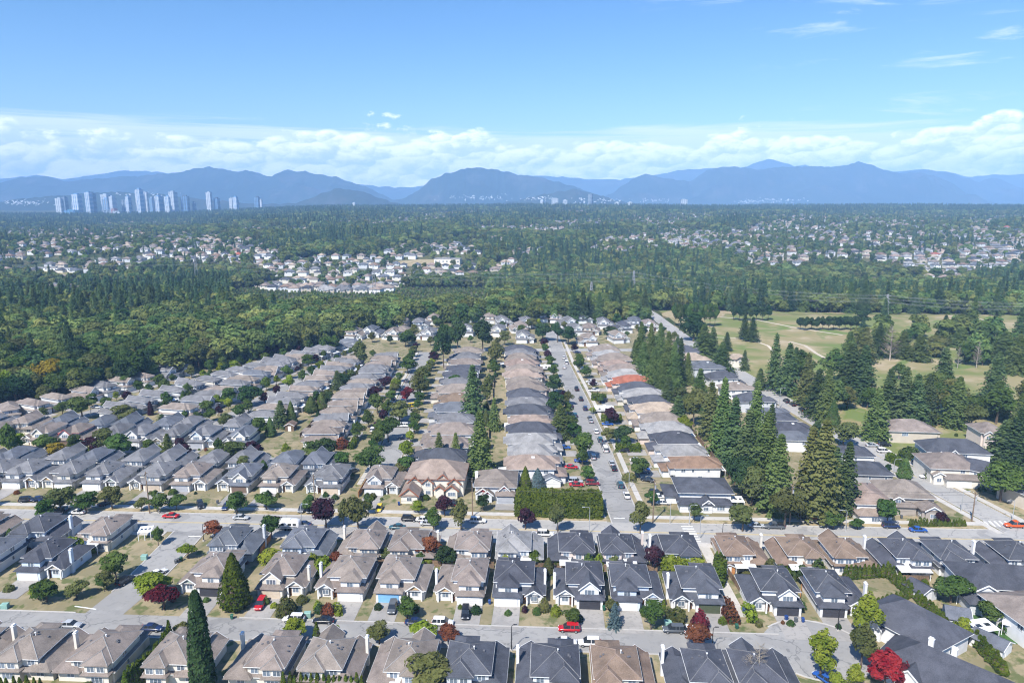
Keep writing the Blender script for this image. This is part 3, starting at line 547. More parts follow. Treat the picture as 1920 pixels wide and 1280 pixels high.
row_px([(-30, Bl, 'white', 'white', 'white', 0, 1), (42, Bl, 'white', 'white', 'white', 1, 1), (120, Gr, 'white', 'white', 'white', 2, -1), (190, Bl, 'cream', 'white', 'white', 3, 1), (262, Gr, 'white', 'white', 'white', 4, -1), (330, Gr, 'white', 'white', 'white', 0, 1), (398, Gr, 'cream', 'white', 'white', 1, -1), (468, Gr, 'white', 'white', 'white', 2, 1), (537, Bl, 'white', 'white', 'white', 3, -1), (606, Bl, 'white', 'white', 'white', 4, 1)], 226.2, math.pi, 'the back-to-back row', MIDP, -.045, 0, .1, 5)
row_px([(-20, T, 'cream', 'white', 'cream', 1, 1), (80, T, 'cream', 'tan', 'cream', 0, 1), (148, T, 'palegrey', 'brown', 'white', 2, -1, TRIMRED), (210, Gr, 'cream', 'white', 'white', 3, 1), (272, Gr, 'white', 'white', 'white', 4, -1), (322, Gr, 'cream', 'white', 'beige', 1, 1), (390, Gr, 'white', 'grey', 'blue', 2, -1), (450, Bl, 'cream', 'white', 'white', 0, 1)], 250.5, 0., 'the fifth row', MIDP, -.045, 5.5, 0, 4)
row_px([(-10, Gr, 'white', 'white', 'white', 3, 1), (60, T, 'cream', 'white', 'white', 2, 1), (128, Bl, 'white', 'white', 'white', 0, 1), (190, Bl, 'white', 'white', 'white', 1, -1), (250, Bl, 'white', 'white', 'white', 4, 1), (312, Bl, 'white', 'white', 'white', 2, -1), (365, Gr, 'white', 'white', 'white', 3, 1), (440, Gr, 'white', 'white', 'white', 0, -1)], 263.5, math.pi, 'the sixth row', MIDP, -.045, 0, .2, 5)
# --- rows that run away from the camera: polyline, pitch along it, facing
def row_line(pts, n, face, cols, walls, rowname, plans, patio_p=0., jit=.6, dl=0., gar=('white',), pan=('white', 'cream', 'beige')):
    P_ = [Vector((p[0], p[1], 0)) for p in pts]; Ls = [(b - a).length for a, b in zip(P_, P_[1:])]; tot = sum(Ls)
    for i in range(n):
        s_ = tot * (i + .5) / n
        for a, b, l in zip(P_, P_[1:], Ls):
            if s_ <= l: break
            s_ -= l
        p = a.lerp(b, min(1, s_ / l)); t = (b - a).normalized(); ang = math.atan2(t.y, t.x)
        rz = ang + math.pi if face == 'W' else ang            # the front looks to the right of travel when rz = ang
        roof = cols[i % len(cols)] if len(cols) <= n and len(cols) == n else rr.choice(cols); wall = rr.choice(walls)
        k = rr.choice(list(plans.keys())); pl = plans[k]
        x, y = p.x + rr.uniform(-jit, jit), p.y
        place_house(pl, x, y, rz, roof, wall, rr.choice(gar), rr.choice(pan), label=hlabel(roof, wall, i, rowname, 'from near end'), ref=f'{ORD[i]} house of {rowname.replace("the ", "")}', patio=1 if rr.random() < patio_p else None, s=rr.uniform(.93, 1.06))
        if dl: drive(x, y, rz, pl[1], dl)
GRYS = [T, Gr, Gr, 'bluegrey', Gr, T]
WL3 = ['white', 'cream', 'white', 'palegrey']
row_line([(-215, 284), (-204, 293), (-188, 330), (-172, 368)], 9, 'E', [T, T, Gr, Gr, T], WL3, 'the wood-side row', ROWP, 0, .5, 4)
row_line([(-168, 284), (-152, 326), (-138, 357), (-112, 405), (-98, 432)], 16, 'W', GRYS, WL3, 'the second long row', ROWP, .7, .5)
row_line([(-139, 283), (-130, 326), (-119, 388)], 11, 'E', [Gr, Gr, 'bluegrey', T], WL3, 'the third long row', ROWP, 0, .5, 4)
row_line([(-102, 274), (-96, 320), (-88, 388)], 12, 'W', [T, T, Gr, T, Gr], WL3, 'the fourth long row', ROWP, .75, .5)
row_line([(-70, 250), (-71, 300), (-69, 392)], 15, 'E', [T, Gr, Gr, T, 'taupe'], WL3, 'the fifth long row', ROWP, 0, .4, 5)
row_line([(-24, 222), (-25.5, 300), (-27, 405)], 13, 'W', ['dark', T, T, Gr, 'bluegrey', 'brown', T, Gr, 'dark', 'dark', T, Gr, T], ['white', 'cream', 'palegrey'], 'the tree-lined street row', DEEP, 0, 1.2, 4)
row_line([(8.5, 216), (8, 300), (5, 408)], 16, 'E', ['pink', 'light', 'light', 'dark', 'pink', 'dark', 'grey', 'dark', T, T, 'pink', T, 'pink', T, 'grey', 'dark'], ['white', 'cream', 'white', 'pinkish'], 'the straight street west row', DEEP, .35, .7, 6, ('white', 'tan', 'brown'))
row_line([(58, 217.5), (57, 300), (52, 408)], 16, 'W', ['rust', 'light', 'dark', 'light', T, 'tan', 'dark', 'light', 'dark', 'red', 'light', T, 'pink', T, 'light', T], ['white', 'cream', 'white', 'pinkish'], 'the straight street east row', DEEP, .6, .7, 7, ('white', 'tan', 'brown'))
row_line([(108, 250), (104, 330), (98, 410)], 8, 'E', [D_, Bl, D_, T, D_, Bl, 'tan', D_], ['white', 'palegrey', 'white'], 'the golf-road row', DEEP, 0, 1., 4, ('white', 'dark'))
# cluster at the far end of the straight street
n_ = 0
for px, py, rf, wl, turn in [(985, 640, Gr, 'white', 0), (972, 622, T, 'white', 0), (990, 612, Gr, 'white', 0), (1010, 602, T, 'white', 0), (1045, 603, T, 'white', 0), (1062, 612, Gr, 'white', 0), (1095, 604, D_, 'white', 0), (1075, 626, Gr, 'white', 0), (1108, 626, T, 'cream', 0), (1100, 646, T, 'white', 0), (1135, 614, Gr, 'white', 0), (1165, 622, D_, 'white', 0), (1160, 640, T, 'white', 0), (1185, 612, Bl, 'white', 0), (1220, 618, T, 'white', 1),
                            (750, 612, T, 'cream', 0), (790, 615, Gr, 'paleblue', 0), (735, 634, T, 'white', 0), (760, 632, T, 'cream', 0), (800, 634, Gr, 'white', 0), (700, 630, Bl, 'white', 0), (808, 606, T, 'white', 0), (885, 602, T, 'white', 0), (915, 604, T, 'cream', 0), (945, 610, Gr, 'white', 0), (870, 628, Gr, 'white', 0), (668, 634, T, 'white', 0), (930, 628, Gr, 'cream', 0)]:
    p = at(px, py); place_house(MIDP[(n_ % 5, 1 if n_ % 2 else -1)], p.x, p.y, rr.uniform(-.2, .2), rf, wl, 'white', 'white', label=f'{WN[wl]} house with {RN[rf]} roof, {ORD[n_ % 15]} of the cluster before the {"creek wood" if n_ > 14 else "hedge trees"}' , ref=f'{ORD[n_ % 26]} house of the far cluster', s=1.12); n_ += 1
# --- houses with a look of their own
def plan_custom(w, d, wz, pit, gables, wings=(), det=2, over=.6, chim=None, garx=None, wins=()):
    """gables: (x0, x1, front y, eave z, pitch); wings: (x0, x1, y0, y1, eave z, hip pitch)"""
    parts = []; hw, hd = w / 2, d / 2
    wl = MB(); wl.box(-hw, hw, -hd, hd, -.6, wz); mr = MB(); mr.hip(-hw, hw, -hd, hd, wz + .05, pit, over); lr = MB(); gr = MB(); gt = MB(); gp = MB()
    fa = MB(); e = wz + .05 - pit * over * .55; fa.ring(-hw - over, hw + over, -hd - over, hd + over, e - .17, e - .05, .05)
    for x0, x1, y0, z, p in gables:
        gr.gable_y(x0, x1, y0, max(y0 + 3, -hd + 4.5), z, p, .45); gt.barge(x0, x1, y0, z, p, .45, .28); gp.tri_prism(x0, x1, y0, y0 + .3, z - .05, p * (x1 - x0) / 2 - .03); wl.box(x0 + .15, x1 - .15, y0 + .05, -hd + .5, -.6, z - .03)
    for i, (x0, x1, y0, y1, z, p) in enumerate(wings): wl.box(x0, x1, y0, y1, -.6, z - .04); lr.hip(x0, x1, y0, y1, z, p, over - .05)
    kids = [('fascia', fa.mesh('fascia', DUMMY), 'trim', (0, 0, 0), 0, [])]
    r = random.Random(int(w * 100 + d))
    for i in range(5): kids.append(('roof_vent', VENT, None, (r.uniform(-hw * .5, hw * .5), r.choice((-1, 1)) * hd * .42, wz + pit * hd * .56), 0, []))
    parts += [('wall', wl.mesh('wall', DUMMY), 'wall', (0, 0, 0), 0, []), ('roof', mr.mesh('roof', DUMMY), 'roof', (0, 0, 0), 0, kids)]
    if wings: parts.append(('lower_roof', lr.mesh('lower_roof', DUMMY), 'roof', (0, 0, 0), 0, []))
    if gables: parts.append(('gable_roof', gr.mesh('gable_roof', DUMMY), 'roof', (0, 0, 0), 0, [('barge_board', gt.mesh('barge_board', DUMMY), 'trim', (0, 0, 0), 0, []), ('gable_panel', gp.mesh('gable_panel', DUMMY), 'panel', (0, 0, 0), 0, [])]))
    for k, x, y, z, rz in wins: parts.append(('window', WIN[k][0], None, (x, y, z), rz, [('pane', WIN[k][1], None, (0, 0, 0), 0, [])]))
    if garx is not None: parts.append(('garage_door', GAR, 'garage', (garx[0], garx[1], .05), 0, []))
    for c in chim or (): parts.append(('chimney', CHIM[0], 'trim', (c[0], c[1], c[2] if len(c) > 2 else .5), 0, [('chimney_cap', CHIM[1], None, (0, 0, 0), 0, [])]))
    return parts, dict(gx=0 if garx is None else garx[0], y0=-hd, y1=hd, w=w, d=d)
PI = math.pi
big = plan_custom(17.5, 13, 5.8, .55, [(-8.2, -4.2, -6.8, 4.7, .9), (-3.6, -.6, -7.3, 4.9, .9), (4.2, 7.8, -6.9, 4.6, .9), (.2, 3.0, -8.2, 3.1, .8), (3.4, 7.2, -8.4, 3.0, .8), (-9.6, -4.4, -12.5, 2.9, .85), (1.2, 3.8, -6.6, 6.2, .9)], [(-9.4, -4.6, -12.3, -6, 2.8, .6)], wins=[('m', -2.1, -7.33, 3.4, 0), ('m', -2.1, -7.33, .8, 0), ('s', -6.2, -6.83, 3.3, 0), ('s', 6, -6.93, 3.3, 0), ('m', -7, -12.53, .8, 0), ('l', 5.3, -8.43, .8, 0)])
p = at(818, 928); place_house(big, p.x, p.y + 6, -.04, 'pink', 'cream', 'white', 'beige', TRIMR, 'large gabled house with red-brown trim and many steep gables by the main road', 'the large gabled house')
redg = plan_custom(12, 12, 4.6, .52, [(-5.6, -1.8, -6.8, 3.0, .7), (-3.6, -.8, -7.8, 2.8, .8), (1.4, 4.2, -7.2, 4.2, .9)], [(.6, 5.8, -8.6, -5, 2.9, .4)], garx=(3.2, -8.62), wins=[('s', 2.8, -7.23, 3.2, 0), ('m', -4.6, -6.83, .9, 0)], chim=[(-6.2, 0)])
p = at(930, 940); place_house(redg, p.x, p.y + 7, -.04, 'taupe', 'palegrey', 'grey', 'red', None, 'grey house with red gable panel and white trim by the main road', 'the red-gabled house'); drive(p.x, p.y + 7, -.04, redg[1], 7)
wht = plan_custom(15, 11, 5.0, .38, [(-1.4, 1.4, -9.4, 3.2, .8)], [(-8, 6.5, -9, -5, 2.9, .36), (-11, -7.3, -3, 5, 2.8, .36)], over=.8, wins=[('l', -4.6, -9.03, .8, 0), ('l', 3.8, -9.03, .8, 0), ('m', 7.53, -2, 3.3, PI / 2), ('m', -.6, -9.43, .8, 0)])
p = at(1330, 962); place_house(wht, p.x, p.y + 9.4, -.05, 'dark', 'white', 'white', 'white', None, 'white corner house with low black hip roof and small entry gable', 'the white corner house')
modern = plan_custom(12.5, 12, 6.1, .55, [(-4.5, 0, -6.4, 5.9, .6)], [(-6, 6, 5.5, 8, 3.2, .35)], wins=[('l', -2.2, 6.02, 3.9, PI), ('s', 2., 6.02, 4, PI), ('xl', -3, 8.02, .8, PI), ('xl', 2.4, 8.02, .8, PI), ('m', -6.27, 0, 4, -PI / 2), ('m', 5, 6.02, 4, PI)])
# right-hand end of the near rows
def spot(px, py, h, plan, rz, roof, wall, label, ref, **k):
    p = at(px, py, h); place_house(plan, p.x, p.y, rz, roof, wall, k.pop('garage', 'white'), k.pop('panel', 'white'), k.pop('trim', None), label, ref, **k)
lng = plan_custom(24, 12, 3.4, .62, [(-8, -3, -6.9, 3.2, .8)], [(3, 9, -10, -4, 3.0, .6)], wins=[('l', -5.5, -6.93, .9, 0), ('m', 0, -6.02, .9, 0), ('l', 6, 6.02, .9, PI)], chim=[(-5.0, 2.2, 1.6), (-1., 2.2, 1.6)])
spot(1712, 1165, 4, plan_custom(16, 12, 4.2, .62, [(-6.5, -2.5, -6.8, 3.4, .85)], [(1, 8, -9, -4, 3.1, .55)], wins=[('m', -4.5, -6.83, 1.2, 0), ('m', 8.02, 0, 1.4, PI / 2)]), -1.05, 'dark', 'white', 'dark-roofed house behind the yellow-green trees at the end of the cul-de-sac', 'the cul-de-sac house')
spot(1790, 1262, 4, lng, -.85, 'dark', 'white', 'long charcoal-roofed house with two white chimneys beside the red maple', 'the two-chimney house')
spot(1945, 1150, 4.5, plan_custom(13, 15, 5., .42, [], [], wins=[('m', -6.52, -3, 3.2, -PI / 2), ('m', -6.52, 2, 3.2, -PI / 2), ('l', -6.52, 5, .9, -PI / 2)]), .12, 'taupe', 'white', 'white house with weathered brown tile roof beside a long white awning', 'the weathered-roof house')
spot(1890, 1080, 5, plan_custom(22, 11, 5.0, .5, [(-10, -5, -6.3, 4.6, .6)], [(-12, -4, -9, -4, 3, .5)], wins=[('l', -8, -6.33, 2.8, 0), ('m', 2, -5.52, 3, 0)]), -.12, 'dark', 'palegrey', 'wide grey house with charcoal hip roofs behind the round tree', 'the wide grey house')
# corner east of the conifers and across the golf-side road
spot(1620, 935, 3, plan_custom(10, 15, 4.9, .42, [], [(-5.5, 3, -10.5, -6, 2.8, .4)], wins=[('l', 1.5, -7.52, 3.0, 0), ('l', -1, -10.52, .7, 0)]), -.06, 'pink', 'white', 'white house with pinkish tile roof below the tall bare-trunked firs', 'the pink-tiled house')
spot(1690, 925, 3.5, plan_custom(13, 12, 5, .5, [(2.2, 6.2, -11, 3.4, .6), (-5, -2.6, -7, 4.9, .6)], [(1.5, 6.8, -10.5, -4, 3.3, .5), (-7, 1, -8, -5, 3, .45)], wins=[('m', 4.2, -11.03, .9, 0), ('m', -3.8, -7.03, 3.3, 0), ('m', 1.5, -9, .9, -PI / 2)]), -.1, 'taupe', 'stone', 'stone-coloured house with brown roof on the corner lawn', 'the corner lawn house')
spot(1700, 800, 4.5, plan_custom(17, 12, 4.8, .46, [], [(5, 11, -3, 6, 3.6, .4)], wins=[('l', -3, -6.02, 2.8, 0)]), -.1, 'taupe', 'beige', 'beige house with broad brown roof against the golf-course firs', 'the broad brown roof house')
spot(1785, 838, 4.5, plan_custom(20, 11, 4.6, .55, [(-9, -5.5, -8.5, 4.4, .8), (-3.6, -1, -7, 4.8, .9)], [(-9.5, -4, -8, -4, 4, .6)], wins=[('s', -7.2, -8.53, 3, 0), ('m', 2, -5.52, 2.6, 0)]), -.14, 'dark', 'white', 'white farmhouse-style house with black roof and sharp gables', 'the black-gabled house')
spot(1775, 868, 4.5, plan_custom(15, 13, 5.2, .46, [(-7.2, -3.8, -8, 3.4, .6)], [(-4, 8, -10, -6, 3.0, .4)], garx=(1., -10.02), wins=[('m', -5.5, -8.03, 1, 0), ('m', 2, -6.52, 3.6, 0)]), -.12, 'taupe', 'cream', 'cream house with brown two-level roof behind the side road hedge', 'the two-level brown house')
spot(1835, 880, 4, plan_custom(13, 10, 5.2, .42, [], [(-8, -5, -4, 4, 3, .4)], wins=[('s', -3, -5.02, 3.4, 0), ('s', 0, -5.02, 3.4, 0), ('l', -3, -5.02, .8, 0), ('l', 3, -5.02, .8, 0)]), -.75, 'dark', 'white', 'small white two-storey house with dark roof beside the big round tree', 'the small white house')
spot(1850, 812, 4, plan_custom(9, 10, 6, .5, [(-4, -1, -6, 5.8, .7)], wins=[('m', -2.5, -6.03, 3.6, 0), ('m', 2, -5.02, 3.4, 0)]), -.1, 'taupe', 'pinkish', 'narrow brick-toned house half hidden among the eastern firs', 'the narrow brick-toned house')
spot(1940, 925, 3.5, plan_custom(12, 14, 4.8, .55, [(-5, 0, -8, 4, .8)], wins=[('m', -2.5, -8.03, 1, 0)]), .3, 'bluegrey', 'beige', 'beige gabled house at the edge beyond the big round tree', 'the edge house')
spot(1618, 880, 4, plan_custom(14, 11, 4.6, .42, [], wins=[('s', 0, -5.52, 2.8, 0), ('s', 5, -5.52, 2.8, 0), ('m', 7.02, 0, 2.8, PI / 2)]), -.08, 'dark', 'grey', 'grey house with black hip roof beside the fir pair', 'the grey house by the firs')
spot(1595, 848, 4, plan_custom(12, 9, 4.6, .42, [], wins=[('s', 0, -4.52, 2.8, 0)]), -.08, 'dark', 'white', 'dark hip-roofed house behind the grey one on the golf road', 'the dark house on the golf road')
spot(1462, 790, 3.5, plan_custom(9, 9, 5.6, .3, [], wins=[('s', -2, -4.52, 3.7, 0), ('s', 2, -4.52, 3.7, 0), ('xl', 0, -4.52, .5, 0)]), -.08, 'dark', 'white', 'white box-shaped house with black roof near the golf road bend', 'the white box house')
spot(1485, 822, 3.5, plan_custom(13, 9, 4.6, .4, [], wins=[('m', 3, -4.52, 2.8, 0)]), -.08, 'bluegrey', 'white', 'blue-grey hip-roofed house half hidden behind the tall firs', 'the house behind the firs')
spot(1380, 672, 4, plan_custom(11, 8, 4.6, .5, [(-1, 3, -4.6, 4.4, .7)], wins=[('m', 1, -4.63, 2.6, 0)]), -.05, 'tan', 'cream', 'cream cottage with tan roof and dark-trimmed gable among firs', 'the tan-roofed cottage', trim=TRIMD)

# ================================================================== TREES
def leaf(mb, p, nrm, size, r, long=1.6):
    nrm = nrm.normalized(); u = nrm.cross(Vector((r.gauss(0, 1), r.gauss(0, 1), r.gauss(0, 1))))
    if u.length < 1e-4: u = Vector((1, 0, 0))
    u.normalize(); v = nrm.cross(u); a = size * long / 2; b = size / 2
    o = len(mb.v); k = nrm * size * .18
    mb.v += [tuple(p - u * a), tuple(p - v * b + k), tuple(p + u * a), tuple(p + v * b + k)]; mb.f.append((o, o + 1, o + 2, o + 3)); mb.mi.append(0)
def rdir(r):
    v = Vector((r.gauss(0, 1), r.gauss(0, 1), r.gauss(0, 1))); return v.normalized()
def p_round(seed, n=1500, size=.46, h=8., w=6., lo=.22, lobes=11, oval=False):
    r = random.Random(seed); cr = MB(); tr = MB(); L = []
    zc = h * (1 + lo) / 2; rz = h * (1 - lo) / 2
    for i in range(lobes):
        d = rdir(r); t = r.uniform(.42, .72); zz = zc + d.z * rz * t
        taper = 1. if not oval else max(.35, 1 - ((zz - zc) / rz) * .55 - .1)
        L.append((Vector((d.x * w / 2 * t * taper, d.y * w / 2 * t * taper, zz)), w * r.uniform(.17, .27) * (taper if oval else 1), rz * r.uniform(.24, .36)))
    L.append((Vector((0, 0, zc)), w * .3, rz * .62))
    wt = [a * a for _, a, _ in L]
    for i in range(n):
        c, a, b = r.choices(L, wt)[0]; d = rdir(r)
        if d.z < -.3 and r.random() < .5: d.z = -d.z
        k = r.uniform(.72, 1.06); p = c + Vector((d.x * a * k, d.y * a * k, d.z * b * k))
        leaf(cr, p, Vector((d.x, d.y, d.z * .9 + .35)) + rdir(r) * .55, size * r.uniform(.6, 1.35), r)
    tr.tube([(0, 0, -.3), (.05, .02, h * .25), (.1, -.05, h * .5), (.05, .05, h * .72)], [w * .035, w * .026, w * .018, w * .006], 6)
    for i in range(5):
        a = i * 1.256 + r.uniform(-.3, .3); q = w * .3; tr.tube([(0.05, 0, h * (.28 + .05 * i)), (math.cos(a) * q * .5, math.sin(a) * q * .5, h * (.42 + .05 * i)), (math.cos(a) * q, math.sin(a) * q, h * (.56 + .05 * i))], [w * .014, w * .009, w * .003], 4)
    return cr, tr
def p_fir(seed, n=13, h=22., w=7.4, lo=.10, size=.8, full=1.0, droop=.34):
    r = random.Random(seed); cr = MB(); tr = MB(); levels = int(26 * full)
    for i in range(levels):
        t = i / levels; z = h * (lo + (1 - lo) * t ** .92); R0 = w / 2 * (1 - t) ** .82 * r.uniform(.80, 1.08) + .25; nb = max(4, int(n * (1 - t * .55))); a0 = r.uniform(0, 6.28)
        for k in range(nb):
            a = a0 + 6.283 * k / nb + r.uniform(-.25, .25); Lb = R0 * r.uniform(.7, 1.12); d = Vector((math.cos(a), math.sin(a), 0)); sgn = Vector((-d.y, d.x, 0)); m = max(2, int(Lb / (size * .95)) + 1)
            for j in range(m):
                s_ = (j + .65) / m; p = d * Lb * s_ + Vector((0, 0, z - droop * Lb * s_ ** 1.4 + r.uniform(-.1, .1)))
                for q in (-1, 1):
                    leaf(cr, p + sgn * q * size * .34 * (1.15 - s_ * .6), Vector((d.x * .55 + sgn.x * q * .5, d.y * .55 + sgn.y * q * .5, .75)) + rdir(r) * .35, size * (1.05 - .35 * s_) * r.uniform(.75, 1.2), r, 1.5)
    for i in range(8): leaf(cr, Vector((0, 0, h * (1 - .012 * i))), rdir(r), .35 + .05 * i, r)
    tr.tube([(0, 0, -.4), (0, 0, h * .4), (0, 0, h * .97)], [w * .045, w * .03, .03], 7)
    return cr, tr
def p_cone(seed, n=1300, h=8., w=3.4, lo=.03, size=.34, power=.8, belly=.18):
    r = random.Random(seed); cr = MB(); tr = MB()
    for i in range(n):
        t = r.random() ** 1.25; z = h * (lo + (1 - lo) * t); rad = w / 2 * ((1 - t) ** power) * min(1., (t + .06) / belly) ** .5
        a = r.uniform(0, 6.283); rad *= r.uniform(.80, 1.06) * (1 + .10 * math.sin(a * 5 + t * 9 + seed)); d = Vector((math.cos(a), math.sin(a), 0))
        leaf(cr, d * rad + Vector((0, 0, z)), Vector((d.x, d.y, .28)) + rdir(r) * .5, size * r.uniform(.7, 1.3), r, 1.7)
    tr.tube([(0, 0, -.3), (0, 0, h * .5)], [w * .05, w * .03], 6)
    core = []
    for t, q in ((.04, .5), (.2, .74), (.5, .52), (.8, .22), (.95, .03)): core.append(((0, 0, h * t), w / 2 * q))
    tr.tube([c[0] for c in core], [c[1] for c in core], 8)
    return cr, tr
def p_bush(seed, n=520, h=1.8, w=2.2, size=.24):
    r = random.Random(seed); cr = MB(); tr = MB()
    for i in range(n):
        d = rdir(r); d.z = abs(d.z); k = r.uniform(.82, 1.06) * (1 + .12 * math.sin(d.x * 5 + seed) * math.cos(d.y * 4))
        leaf(cr, Vector((d.x * w / 2 * k, d.y * w / 2 * k, d.z * h * k * .96 + .04)), d + rdir(r) * .5, size * r.uniform(.7, 1.3), r)
    tr.tube([(0, 0, -.2), (0, 0, h * .45), (0, 0, h * .8)], [w * .30, w * .36, w * .12], 8)
    return cr, tr
def p_bare(seed, h=11., w=6.):
    r = random.Random(seed); cr = MB(); tr = MB(); tr.tube([(0, 0, -.3), (.1, 0, h * .5), (0, .1, h * .95)], [.2, .12, .03], 6)
    for i in range(90):
        t = r.uniform(.15, .97); a = r.uniform(0, 6.28); L_ = w / 2 * (1 - t * .75) * r.uniform(.6, 1.1); d = Vector((math.cos(a), math.sin(a), .55)); p = Vector((0, 0, h * t)); q = p + d * L_
        cr.tube([p, p.lerp(q, .5) + rdir(r) * .2, q], [.045, .03, .012], 4)
        for j in range(5): e = p.lerp(q, r.uniform(.4, 1)); cr.tube([e, e + (d + rdir(r) * .8) * L_ * .35], [.02, .008], 3)
    return cr, tr
PROTO = {}
def proto(name, f, hh, ww, *seeds, **k):
    PROTO[name] = [tuple(x.mesh(nm, DUMMY) for x, nm in zip(f(s, **k), ('crown', 'trunk'))) + (hh, ww) for s in seeds]
proto('round', p_round, 8., 6., 1, 2, 3, 4, 5)
proto('big', p_round, 14., 11., 6, 7, 8, n=2600, size=.62, h=14., w=11., lobes=17, lo=.16)
proto('oval', p_round, 10., 5.4, 11, 12, 13, n=1700, size=.42, h=10., w=5.4, oval=True, lobes=15, lo=.16)
proto('fir', p_fir, 22., 7.4, 21, 22, 23, 24)
proto('cedar', p_fir, 20., 8., 31, 32, 33, n=15, h=20., w=8., lo=.03, size=.72, full=1.25, droop=.5)
proto('spruce', p_fir, 7., 3.6, 34, n=12, h=7., w=3.6, lo=.06, size=.36, full=.8, droop=.2)
proto('thuja', p_cone, 5., 1.4, 41, 42, 43, n=420, h=5., w=1.4, size=.24, power=.75)
proto('cone', p_cone, 12., 7., 44, 45, n=2600, h=12., w=7., size=.42, power=.72, belly=.22)
proto('column', p_cone, 20., 4.6, 46, n=3200, h=20., w=4.6, size=.46, power=.38, belly=.10)
proto('bush', p_bush, 1.8, 2.2, 51, 52, 53)
proto('bare', p_bare, 11., 6., 61, 62)
CARD = {'green': 'green', 'mid': 'fresh green', 'dark': 'dark green', 'lime': 'yellow-green', 'olive': 'olive green', 'purple': 'purple-leaved', 'maroon': 'maroon', 'red': 'bright red', 'copper': 'copper-leaved', 'yellow': 'golden yellow', 'blue': 'blue-grey', 'fir': 'dark green', 'cedar': 'mid-green', 'thuja': 'bright green', 'bare': 'bare grey', 'forest': 'green', 'forestfir': 'dark'}
KN = {'round': ('broadleaf_tree', 'round broadleaf', 'tree'), 'big': ('broadleaf_tree', 'big broadleaf', 'tree'), 'oval': ('broadleaf_tree', 'upright broadleaf', 'tree'), 'fir': ('conifer_tree', 'fir', 'tree'), 'cedar': ('conifer_tree', 'cedar', 'tree'), 'spruce': ('conifer_tree', 'small spruce', 'tree'), 'thuja': ('thuja_tree', 'slim thuja', 'tree'), 'cone': ('conifer_tree', 'cone-shaped cedar', 'tree'), 'column': ('columnar_tree', 'tall columnar tree', 'tree'), 'bush': ('shrub', 'shrub', 'shrub'), 'bare': ('bare_tree', 'leafless tree', 'tree')}
rt = random.Random(77); COUNT = {}; PLACED = []
def near_ref(x, y):
    b = None; bd = 1e9
    for hx, hy, ref, info in HOUSES:
        d = (hx - x) ** 2 + (hy - y) ** 2
        if d < bd: bd = d; b = ref
    return b, math.sqrt(bd)
def tree(x, y, h, w, kind, lf, label=None, group=None, v=None):
    if kind in ('round', 'big'): h = max(h, w * .95)
    if kind in ('fir', 'cedar') and w > 2.5: w *= 1.22
    ps = PROTO[kind]; cr, tr, hh, ww = ps[rt.randrange(len(ps)) if v is None else v]; nm, desc, cat = KN[kind]
    if nm == 'broadleaf_tree' and h < 7.5: nm = 'garden_tree'
    root = link(nm, None, None, (x, y, gz(x, y)), rt.uniform(0, 6.28)); root.empty_display_size = .3
    root.scale = (w / ww, w / ww, h / hh)
    link('crown', cr, root, material=LEAF[lf]); link('trunk', tr, root, material=BARK if kind != 'bare' else PALEBARK)
    if label is None:
        ref, dist = near_ref(x, y); sz = ('very tall ' if h > 23 else 'tall ' if h > 15 else '') if cat == 'tree' else ''
        label = f'{sz}{CARD[lf]} {desc} by {ref}' if dist < 40 else f'{sz}{CARD[lf]} {desc} {"standing in the " + ("wood beyond the golf course" if x > 90 else "wood behind the far cluster" if x > -60 else "creek wood behind the long rows" if x > -170 else "western wood") if group else "on the golf course" if x > 100 else "at the edge of the wood"}'
    tag(root, label, cat, group); COUNT[nm] = COUNT.get(nm, 0) + 1; PLACED.append((x, y, max(w * .5, 1.)))
    return root
def tp(px, by, ty, wpx, kind, lf, label=None):
    p = at(px, by); Z = p.y * math.cos(PIT) + H * math.sin(PIT); return tree(p.x, p.y, max(1., hgt(p.y, ty)), wpx * Z / F, kind, lf, label)
